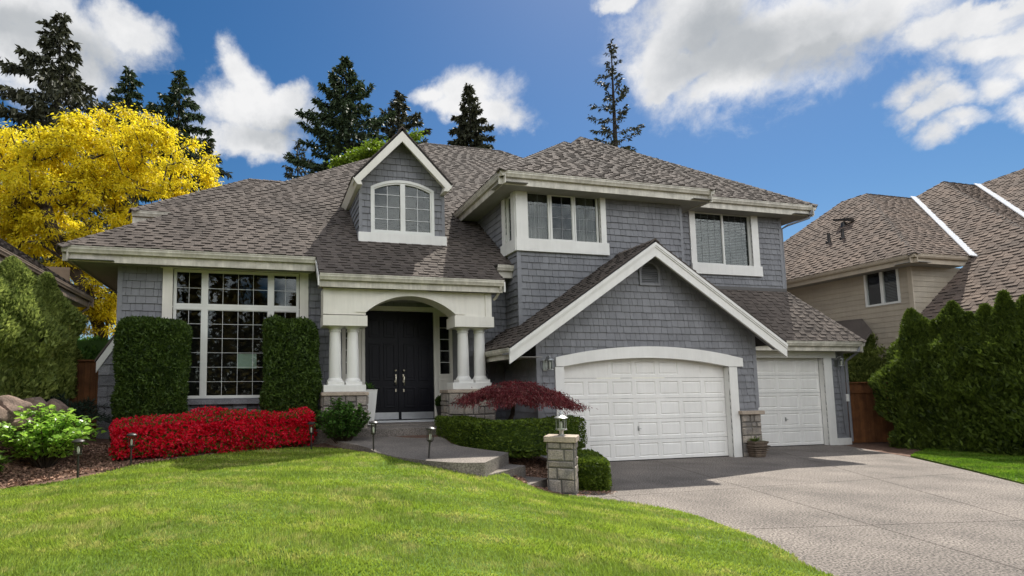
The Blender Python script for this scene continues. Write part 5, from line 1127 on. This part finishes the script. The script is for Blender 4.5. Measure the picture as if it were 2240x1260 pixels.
# low entry roof by the side wall, and three roof vents
q0, q1, q2, q3 = PX(1838, 706, XA+.2), PX(1890, 698, XA+.7), PX(1903, 716, XA+.7), PX(1880, 745, XA-.2)
mb = MB(); mb.prism([tuple(q) for q in (PX(1815, 704, XA+.68), PX(1886, 697, XA+.68), PX(1907, 722, XA+.1), PX(1884, 752, XA-.3), PX(1800, 760, XA-.3))], (0, 0, -.08)); mb.build('roof', M['shingle'], TAN)
for px, py, s in ((1814, 530, 0), (1844, 521, 1), (1846, 494, 2)):
    v = PSX(px, py, XA, cA[2], SA); mb = MB()
    if s < 2: mb.lathe(v-np.array([0, 0, .05]), [(.12, 0), (.12, .07), (.06, .09), (.055, .42), (.06, .44), (.01, .44)], 12)
    else: mb.lathe(v-np.array([0, 0, .05]), [(.13, 0), (.11, .08), (.09, .2)], 10); mb.beam(v+np.array([0, -.32, .2]), v+np.array([0, .32, .34]), .3, .08); mb.beam(v+np.array([0, -.36, .10]), v+np.array([0, -.05, .26]), .28, .06)
    mb.build('roof_vent', M['dark_metal'], TAN, smooth=True)
# ------------------------------------------------------------------ brown house on the left
XL_ = -6.2; eb = PX(205, 652, XL_); BR = thing('brown_house', (-9, 16, 0), 'brown sided neighbour house with a dark gutter at the far left', 'house'); zL = eb[2]
roof_face(BR, [[(XL_, 4, zL), (XL_, eb[1], zL), (XL_-5, eb[1]-.2, zL+3.3), (XL_-5, 4, zL+3.3)]], Y3, 'shingle', 'roof', .2)
eave(BR, (XL_, 4, zL), (XL_, eb[1], zL), X3, mat='brown_trim', soff=.5, fas=.38)
mb = MB(); mb.prism([(XL_, eb[1], zL-.05), (XL_, eb[1], zL-.36), (XL_-5, eb[1], zL+2.9), (XL_-5, eb[1], zL+3.3)], (0, .04, 0)); mb.build('rake_board', M['brown_trim'], BR)
wall(BR, (XL_-.65, 4, 0), Y3, X3, [(0, 0), (eb[1]-4.5, 0), (eb[1]-4.5, zL-.2), (0, zL-.2)], [], mat='brown', e=.19, wr=(3, 4.2), thick=(.016,), gap=.002, stag=False)
mb = MB(); mb.box(XL_-.66, XL_-.61, eb[1]-.62, eb[1]-.48, 0, zL-.2); mb.build('corner_board', M['brown_trim'], BR)
mb = MB(); mb.tube([(XL_-.1, eb[1]-.15, zL-.16), (XL_-.15, eb[1]-.15, zL-.4), (XL_-.5, eb[1]-.3, zL-.75), (XL_-.55, eb[1]-.4, zL-.9), (XL_-.55, eb[1]-.4, .3)], .05, 8); mb.build('downspout', M['brown_trim'], BR, smooth=True)
mb = MB(); mb.box(-12, XL_-.66, eb[1]-.52, eb[1]-.5, 0, zL+1.); mb.build('wall', M['brown'], BR)
# ------------------------------------------------------------------ fences
m_cedar = MAT('cedar_boards', (.21, .085, .030), (.12, .048, .018), 3, .75, .4, 60, island=.22, streak=.3)
def fence(name, a, b, z0, z1, label, cat, bw=.14, rails=(), post=(), gatehw=False, cap=True):
    a, b = np.array([*a, 0.]), np.array([*b, 0.]); Ln = np.linalg.norm(b-a); d = (b-a)/Ln; nn = np.array([d[1], -d[0], 0]); nn = nn if nn[1] < 0 else -nn
    o = thing(name, (a+b)/2+np.array([0, 0, z0]), label, cat); F = fr(a, d, nn); mb = MB(); x = 0
    while x < Ln-.03: w = min(bw, Ln-x); lbox(mb, F, x+.003, x+w-.003, z0+random.uniform(0, .015), z1-random.uniform(0, .008), -.01+random.uniform(-.004, .004), .014); x += bw
    mb.build('boards', m_cedar, o, bevel=.004)
    for z in rails: mb = MB(); lbox(mb, F, 0, Ln, z-.045, z+.045, .016, .05); mb.build('rail', m_cedar, o)
    if cap: mb = MB(); lbox(mb, F, -.02, Ln+.02, z1, z1+.04, -.05, .08); mb.build('cap_rail', m_cedar, o)
    for p in post: mb = MB(); lbox(mb, F, p-.07, p+.07, z0-.05, z1+.12, -.09, .06); mb.build('post', m_cedar, o)
    if gatehw:
        mb = MB(); lbox(mb, F, Ln*.52, Ln*.52+.03, z0+.95, z0+1.12, .015, .035); mb.tube([F(Ln*.52+.015, z0+1.1, .03), F(Ln*.52+.015, z0+1.08, .07), F(Ln*.52+.015, z0+.98, .07), F(Ln*.52+.015, z0+.96, .03)], .008, 6); lbox(mb, F, Ln*.52+.1, Ln*.52+.14, z0+.98, z0+1.06, .015, .03); mb.build('gate_latch', M['dark_metal'], o)
    return o
gz1 = zz(1900, 838, 13.9)
fence('wooden_gate', (xb1+.08, 14.0), (20.9, 13.6), .02, gz1, 'brown cedar gate between the garage corner and the tall hedge', 'gate', .15, rails=(gz1-.28,), gatehw=True)
fence('wooden_fence', (-6.0, 15.6), (xx(219, 850, 15.6), 15.6), .6, zz(180, 778, 15.6)-.15, 'rust brown cedar fence in shade left of the gray house', 'fence', .14, post=(2.05,), rails=(1.2,))
# ------------------------------------------------------------------ boulders
m_rock = MAT('sandstone_boulder', (.25, .175, .135), (.12, .088, .07), 3.2, .95, 1., 12, fine=.25, fs=30)
def boulder(px, py, Y, sx_, sy_, sz_, seed, label):
    c = PY(px, py, Y); me = bpy.data.meshes.new('boulder'); bm = bmesh.new(); bmesh.ops.create_icosphere(bm, subdivisions=4, radius=1); r = np.random.default_rng(seed); f = lumps(seed, 12, .8, 2.6); Kp = unit(r.normal(size=(24, 3))); dd = r.uniform(.58, .98, 24)
    for v in bm.verts:
        p = np.array(v.co); s = 1.; k = (Kp@p)/dd; s = 1/max(1., k.max()); p = p*s*(1+.05*f(p[None]*3)[0]); v.co = p*np.array([sx_, sy_, sz_])
    bm.to_mesh(me); bm.free(); o = link('boulder', me, m_rock); o.location = tuple(map(float, c)); me.polygons.foreach_set('use_smooth', [True]*len(me.polygons)); me.set_sharp_from_angle(angle=math.radians(28)); return tag(o, label, 'rock', 'sandstone boulders on the left bank')
boulder(20, 900, 11.6, .44, .4, .30, 1, 'pale boulder at the left edge behind the glossy leaved shrub'); boulder(75, 893, 12.0, .40, .36, .32, 2, 'pinkish boulder in the middle of the bank, under the sunlit arborvitae'); boulder(122, 905, 12.4, .34, .36, .32, 3, 'shaded boulder nearest the spiky plant'); boulder(-46, 915, 11.2, .5, .45, .4, 4, 'boulder cut by the left photo edge'); boulder(46, 928, 11.2, .2, .22, .15, 5, 'small low boulder behind the glossy leaved shrub')
# ------------------------------------------------------------------ lamp pillar
pc = PZ(1232, 1079, .04)+np.array([.14, 0, 0]); hw = .225
PIL = thing('stone_pillar', (pc[0], pc[1]+hw, 0), 'square stone pillar with flat cap and round lantern at the foot of the steps', 'pillar'); zt1 = zz(1230, 968, pc[1]); zt2 = zz(1230, 955, pc[1])
x0, y0 = pc[0]-hw, pc[1]; rot = 0
for O, u, n in (((x0, y0, -.1), X3, FN), ((x0+2*hw, y0, -.1), Y3, X3), ((x0, y0+2*hw, -.1), -Y3, -X3), ((x0+2*hw, y0+2*hw, -.1), -X3, Y3)):
    O = np.array(O) if n[0] > -.5 else np.array([x0, y0+2*hw, -.1]); stones(PIL, O, u, n, 2*hw, zt1+.1, name='stone_face', lim=(.36, .29), proud=(.015, .035))
mb = MB(); mb.box(x0-.055, x0+2*hw+.055, y0-.055, y0+2*hw+.055, zt1, zt2); mb.build('pillar_cap', M['cap'], PIL, bevel=.012)
PIL.rotation_euler = (0, 0, math.radians(-38)); lc = (pc[0], pc[1]+hw, zt2); sc_ = .9; mb = MB()
Q = .76; ls = lambda pr: [(a*Q, b*Q) for a, b in pr]
mb.lathe(lc, ls([(.085, 0), (.085, .015), (.05, .03), (.05, .10), (.06, .12), (.135, .135), (.135, .155), (.10, .16)]), 20); mb.lathe(lc, ls([(.10, .40), (.165, .41), (.165, .425), (.08, .475), (.035, .49), (.03, .52), (.045, .53), (.012, .565), (.006, .60)]), 20)
for k in range(6): a = k*math.pi/3+.3; mb.tube([(lc[0]+.115*Q*math.cos(a), lc[1]+.115*Q*math.sin(a), lc[2]+.15*Q), (lc[0]+.115*Q*math.cos(a), lc[1]+.115*Q*math.sin(a), lc[2]+.415*Q)], .006, 6)
ln_ = mb.build('lantern', M['metal'], PIL, smooth=True); mb = MB(); mb.lathe(lc, ls([(.095, .155), (.098, .40)]), 20); mb.build('lamp_glass', M['lampglass'], ln_); mb = MB(); mb.lathe(lc, ls([(.02, .15), (.025, .22), (.03, .30), (.008, .34)]), 10); mb.build('bulb', M['bulb'], ln_)
# ------------------------------------------------------------------ path lights
def path_light():
    o = thing('path_light', (0, 0, 0), 'path light', 'garden light', 'path lights along the lawn edge'); mb = MB(); mb.tube([(0, 0, -.1), (0, 0, .36)], .016, 8); mb.lathe((0, 0, .35), [(.02, 0), (.05, .015), (.055, .035), (.03, .04)], 16); mb.build('stake', M['dark_metal'], o, smooth=True)
    mb = MB(); mb.lathe((0, 0, .36), [(.05, .19), (.088, .195), (.092, .215), (.07, .235), (.02, .25)], 20)
    for k in range(4): a = k*math.pi/2+.5; mb.tube([(.05*math.cos(a), .05*math.sin(a), .38), (.062*math.cos(a), .062*math.sin(a), .56)], .006, 6)
    mb.build('lamp_cap', M['dark_metal'], o, smooth=True); mb = MB(); mb.lathe((0, 0, .38), [(.036, .01), (.05, .175)], 16); mb.build('lamp_glass', M['lampglass'], o); mb = MB(); mb.lathe((0, 0, .38), [(.01, .0), (.018, .03), (.02, .09), (.004, .12)], 8); mb.build('bulb', M['bulb'], o); return o
pl = path_light(); first = True
for px, py, z, sc_, lb in ((170, 1046, .46, 1.06, 'black path light on bark in front of the glossy leaved shrub'), (286, 1018, .53, .98, 'path light against the left end of the red flower hedge'), (682, 984, .62, 1.0, 'shaded path light between the red flower hedge and the green shrub'), (817, 991, .65, 1.02, 'path light where the lawn meets the start of the walkway'), (937, 1008, .62, 1.02, 'slightly tilted path light halfway along the walkway edge')):
    p = PZ(px, py, z)
    if first: o = pl; first = False
    else:
        o = pl.copy(); COL.objects.link(o)
        for chd in list(pl.children): c_ = chd.copy(); COL.objects.link(c_); c_.parent = o
    o.location = (p[0], p[1]+(.1 if px == 682 else 0), gz(p[0], p[1])); s = 1.05*sc_; o.scale = (s, s, s); o['label'] = lb; o.rotation_euler = (math.radians(3 if px == 937 else 1), math.radians({937: 5, 170: -1}.get(px, 0)), px)
# ------------------------------------------------------------------ planters
def strap(o, c, n, ln, wd, mat, seed, rise=1.2, name='leaves'):
    r = np.random.default_rng(seed); V = []; Fq = []
    for i in range(n):
        a = r.uniform(0, 6.283); d = np.array([math.cos(a), math.sin(a), 0]); sd = np.array([-d[1], d[0], 0]); l = ln*r.uniform(.6, 1.15); el = r.uniform(.5, rise); b = len(V)
        for k in range(6): t = k/5; p = np.asarray(c)+d*(.02+l*t*math.cos(el))+np.array([0, 0, l*(t*math.sin(el)-.45*t*t)]); w = wd*(.5+1.6*t*(1-t)+.02)*(1-t*.75); V += [p-sd*w, p+sd*w]
        Fq += [(b+2*k, b+2*k+1, b+2*k+3, b+2*k+2) for k in range(5)]
    return np_mesh(name, np.array(V), np.array(Fq), mat, o)
m_pot = MAT('weathered_brown_pot', (.155, .115, .085), (.09, .068, .05), 8, .9, .8, 40, fine=.25)
c = PZ(1667, 1001, 0); PT = thing('planter', (c[0], c[1]+.2, 0), 'square weathered brown pot with strappy leaves between the garage doors', 'planter'); pc_ = (c[0], c[1]+.2, 0); mb = MB(); mb.lathe(pc_, [(.15, 0), (.165, .02), (.205, .36), (.225, .37), (.23, .43), (.205, .43), (.195, .39)], sq=True)
for k in range(5): mb.lathe(pc_, [(.172+.0095*k*2, .05+.06*k), (.182+.0095*k*2, .062+.06*k), (.176+.0095*k*2, .078+.06*k)], sq=True)
mb.build('pot', m_pot, PT, bevel=.008); strap(PT, (c[0], c[1]+.2, .40), 46, .38, .022, LEAF('variegated_leaf', (.26, .32, .09), (.09, .16, .03), .35), 3)
c = PY(812, 918, 13.75); zf = zd0-.05; PT = thing('planter', (c[0], 13.75, zf), 'tall white tapered planter with trailing greenery left of the black doors', 'planter'); hh_ = zz(812, 852, 13.75)-zf; mb = MB(); c = c-np.array([.06, 0, 0]); mb.lathe((c[0], 13.75, zf), [(.11, 0), (.19, hh_-.04), (.20, hh_), (.17, hh_), (.16, hh_-.05)], sq=True); mb.build('pot', M['white'], PT, bevel=.01); strap(PT, (c[0], 13.75, zf+hh_-.04), 60, .42, .018, M['shrub'], 4, 1.5); strap(PT, (c[0], 13.75, zf+hh_-.04), 60, .3, .02, M['frond'], 5, 1.0)
c = PY(968, 915, 13.9); PT = thing('planter', (c[0], 13.9, zf), 'dark tapered pot with a round dark shrub right of the black doors', 'planter'); h2 = zz(968, 888, 13.9)-zf; mb = MB(); mb.lathe((c[0], 13.9, zf), [(.11, 0), (.17, h2-.03), (.185, h2), (.15, h2), (.14, h2-.04)], 20); mb.build('pot', M['dark_metal'], PT, smooth=True)
r = np.random.default_rng(6); d = unit(r.normal(size=(1600, 3))); V, F = leaves(np.array([c[0], 13.9, zf+h2+.1])+d*.16*r.uniform(.6, 1, (1600, 1)), d+r.normal(size=d.shape)*.4+np.array([0, 0, .3]), .07, .03, r=r); np_mesh('foliage', V, F, M['yew'], PT)
# ------------------------------------------------------------------ wood across the street: seen only in the window glass
r = np.random.default_rng(55); Ps = []; As = []
for i in range(46):
    x = -42+i*2.0+r.uniform(-.7, .7); 
    if 16 < x < 27: continue
    y = -24-r.uniform(0, 8); H_ = r.uniform(10, 17); m = 1300; t = r.random(m); rr = 2.6*(1-t)+.3; a = r.uniform(0, 6.283, m); Ps.append(np.c_[x+rr*np.cos(a), y+rr*np.sin(a), .5+t*H_]); As.append(np.c_[np.cos(a), np.sin(a), -.3+r.normal(size=m)*.3])
V, F = leaves(np.concatenate(Ps), np.concatenate(As), np.tile([.55, .8, 1.1, .7], 40000)[:sum(map(len, Ps))], .4, r=r); tag(np_mesh('woodland', V, F, LEAF('far_tree_leaf', (.24, .18, .045), (.05, .045, .018), .3, ns=.15)), kind='stuff')
# ------------------------------------------------------------------ sky, clouds and sun
CLOUD_FILL = 3.6  # brightness gain of the added clouds that light the facade from behind the camera
SUN_AZ, SUN_EL = math.radians(47.5), math.radians(53.5)      # azimuth from +Y towards +X
W = bpy.data.worlds.new('World'); S.world = W; W.use_nodes = True; t = W.node_tree; t.nodes.clear()
out = N(t, 'ShaderNodeOutputWorld'); bg = N(t, 'ShaderNodeBackground'); bg.inputs[1].default_value = SKY_STRENGTH; L(t, bg.outputs[0], out.inputs[0])
sk = N(t, 'ShaderNodeTexSky', sky_type='NISHITA'); sk.sun_disc = False; sk.sun_elevation = SUN_EL; sk.sun_rotation = SUN_AZ; sk.air_density = 1.; sk.dust_density = .4; sk.ozone_density = 2.2
hs = N(t, 'ShaderNodeHueSaturation'); hs.inputs['Saturation'].default_value = SKY_SAT; hs.inputs['Value'].default_value = SKY_VAL; L(t, sk.outputs[0], hs.inputs['Color'])
tc = N(t, 'ShaderNodeTexCoord'); D = tc.outputs['Generated']
def vm(op, a, b=None, **k):
    n = N(t, 'ShaderNodeVectorMath', operation=op); L(t, a, n.inputs[0])
    if b is not None:
        if isinstance(b, tuple): n.inputs[1].default_value = b
        else: L(t, b, n.inputs[1])
    for kk, v in k.items(): n.inputs[kk].default_value = v
    return n
def fm(op, a, b=0., c=None):
    n = N(t, 'ShaderNodeMath', operation=op)
    for i, q in enumerate((a, b, c)):
        if q is None: continue
        if isinstance(q, (int, float)): n.inputs[i].default_value = q
        else: L(t, q, n.inputs[i])
    return n.outputs[0]
Dn = vm('NORMALIZE', D).outputs[0]
def nz(scale, det, rough, dist=0.): n = N(t, 'ShaderNodeTexNoise', i_Scale=scale, i_Detail=det, i_Roughness=rough, i_Distortion=dist); L(t, Dn, n.inputs['Vector']); return n
n1 = nz(5.5, 9, .58); w0 = vm('SUBTRACT', n1.outputs['Color'], (.5, .5, .5)); w1 = vm('SCALE', w0.outputs[0], Scale=.17); Dw = vm('ADD', Dn, w1.outputs[0]).outputs[0]
def blob(px, py, rx, ry, w_=0.):
    c = ray(px, py); c /= np.linalg.norm(c); U = n3(np.cross(c, (0, 0, 1))); V = np.cross(U, c); k = .93/FP
    u = vm('DOT_PRODUCT', Dw, tuple(U/(rx*k))); v = vm('DOT_PRODUCT', Dw, tuple(V/(ry*k)))
    u0 = float(c@(U/(rx*k))); v0 = float(c@(V/(ry*k))); q = fm('ADD', fm('POWER', fm('ABSOLUTE', fm('SUBTRACT', u.outputs['Value'], u0)), 2.), fm('POWER', fm('ABSOLUTE', fm('SUBTRACT', v.outputs['Value'], v0)), 2.))
    f = fm('SUBTRACT', 1., fm('SQRT', q)); return fm('MAXIMUM', fm('SUBTRACT', f, w_), -.6)
BL = [(90, 40, 210, 85), (1430, 120, 90, 70), (1450, 210, 70, 40), (1560, 215, 90, 40), (270, 40, 95, 62), (40, 110, 190, 60), (-120, 60, 200, 110), (545, 178, 62, 70), (500, 235, 95, 75), (590, 245, 150, 75), (640, 215, 80, 45), (540, 310, 170, 50),
      (1040, 195, 120, 75), (1095, 240, 85, 55), (960, 212, 70, 38), (1000, 240, 70, 40), (1520, 60, 170, 95), (1480, 175, 120, 60), (1700, 110, 260, 120), (1620, 190, 150, 60), (1880, 60, 170, 66), (2060, 82, 140, 40), (2200, 95, 120, 36), (2170, 25, 120, 26), (1330, 10, 50, 26),
      (1968, 230, 60, 46, .30), (2015, 268, 80, 38, .28), (2080, 302, 80, 34, .32), (2165, 222, 56, 44, .30), (2220, 275, 64, 50, .28), (2420, 95, 150, 60), (-380, 280, 180, 90), (1950, 20, 90, 50)]
m = None
for b_ in BL: v = blob(*b_); m = v if m is None else fm('SMOOTH_MAX', m, v, .12)
# unseen clouds added behind the camera and overhead, as fill for the facade
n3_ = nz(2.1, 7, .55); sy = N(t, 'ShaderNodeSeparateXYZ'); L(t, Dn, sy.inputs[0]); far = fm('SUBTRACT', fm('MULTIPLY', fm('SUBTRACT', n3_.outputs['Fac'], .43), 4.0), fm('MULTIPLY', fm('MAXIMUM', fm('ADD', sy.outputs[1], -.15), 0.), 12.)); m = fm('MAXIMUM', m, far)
n2 = nz(13., 12, .66, .25); dens = fm('ADD', m, fm('MULTIPLY', fm('SUBTRACT', n2.outputs['Fac'], .5), 1.25)); mk_ = N(t, 'ShaderNodeMapRange', interpolation_type='SMOOTHSTEP', i_1=-.05, i_2=.62); L(t, dens, mk_.inputs[0]); mask = mk_.outputs[0]
# cloud body: white rims, grey cores where the cloud is thick
g = None
for b_ in ((1640, 125, 190, 70), (1560, 90, 120, 60), (1780, 130, 120, 40), (60, 70, 200, 60), (640, 300, 150, 40)): v = blob(*b_); g = v if g is None else fm('SMOOTH_MAX', g, v, .2)
gm = N(t, 'ShaderNodeMapRange', interpolation_type='SMOOTHSTEP', i_1=-.15, i_2=.75); L(t, fm('ADD', g, fm('MULTIPLY', fm('SUBTRACT', n2.outputs['Fac'], .5), .5)), gm.inputs[0])
n4 = nz(9., 6, .6); sh = ramp(t, n4.outputs['Fac'], (.70, .715, .74), (.90, .90, .905), .33, .60)
cm = N(t, 'ShaderNodeMix', data_type='RGBA'); L(t, fm('MULTIPLY', gm.outputs[0], .62), cm.inputs[0]); L(t, sh, cm.inputs[6]); cm.inputs[7].default_value = (.30, .335, .37, 1)
# the added clouds behind the camera are brightened to fill the shaded facade
bk_ = N(t, 'ShaderNodeMapRange', interpolation_type='SMOOTHSTEP', i_1=-.05, i_2=.6, i_3=1., i_4=CLOUD_FILL); L(t, fm('MULTIPLY', sy.outputs[1], -1.), bk_.inputs[0])
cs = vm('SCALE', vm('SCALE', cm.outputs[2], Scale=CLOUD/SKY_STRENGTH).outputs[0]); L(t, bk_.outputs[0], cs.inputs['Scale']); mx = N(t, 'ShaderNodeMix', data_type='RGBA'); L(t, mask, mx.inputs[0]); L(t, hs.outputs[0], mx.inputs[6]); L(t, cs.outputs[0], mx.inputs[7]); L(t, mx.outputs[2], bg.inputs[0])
sd = bpy.data.lights.new('sun', 'SUN'); so = bpy.data.objects.new('sun', sd); COL.objects.link(so); sd.energy = SUN; sd.angle = math.radians(.53); sd.color = (1., .95, .86)
dv = Vector((math.cos(SUN_EL)*math.sin(SUN_AZ), math.cos(SUN_EL)*math.cos(SUN_AZ), math.sin(SUN_EL))); so.rotation_euler = dv.to_track_quat('Z', 'Y').to_euler(); so.location = (20, 20, 30)
vs = S.view_settings; vs.view_transform = 'Standard'; vs.look = 'None'; vs.exposure = EXPOSURE; vs.gamma = 1; vs.use_curve_mapping = False; S.display_settings.display_device = 'sRGB'
S.render.engine = 'CYCLES'; cy = S.cycles; cy.max_bounces = 8; cy.diffuse_bounces = 3; cy.glossy_bounces = 3; cy.transparent_max_bounces = 12; cy.transmission_bounces = 4; cy.caustics_reflective = False; cy.caustics_refractive = False; cy.use_denoising = True
try: cy.denoiser = 'OPENIMAGEDENOISE'
except Exception: pass
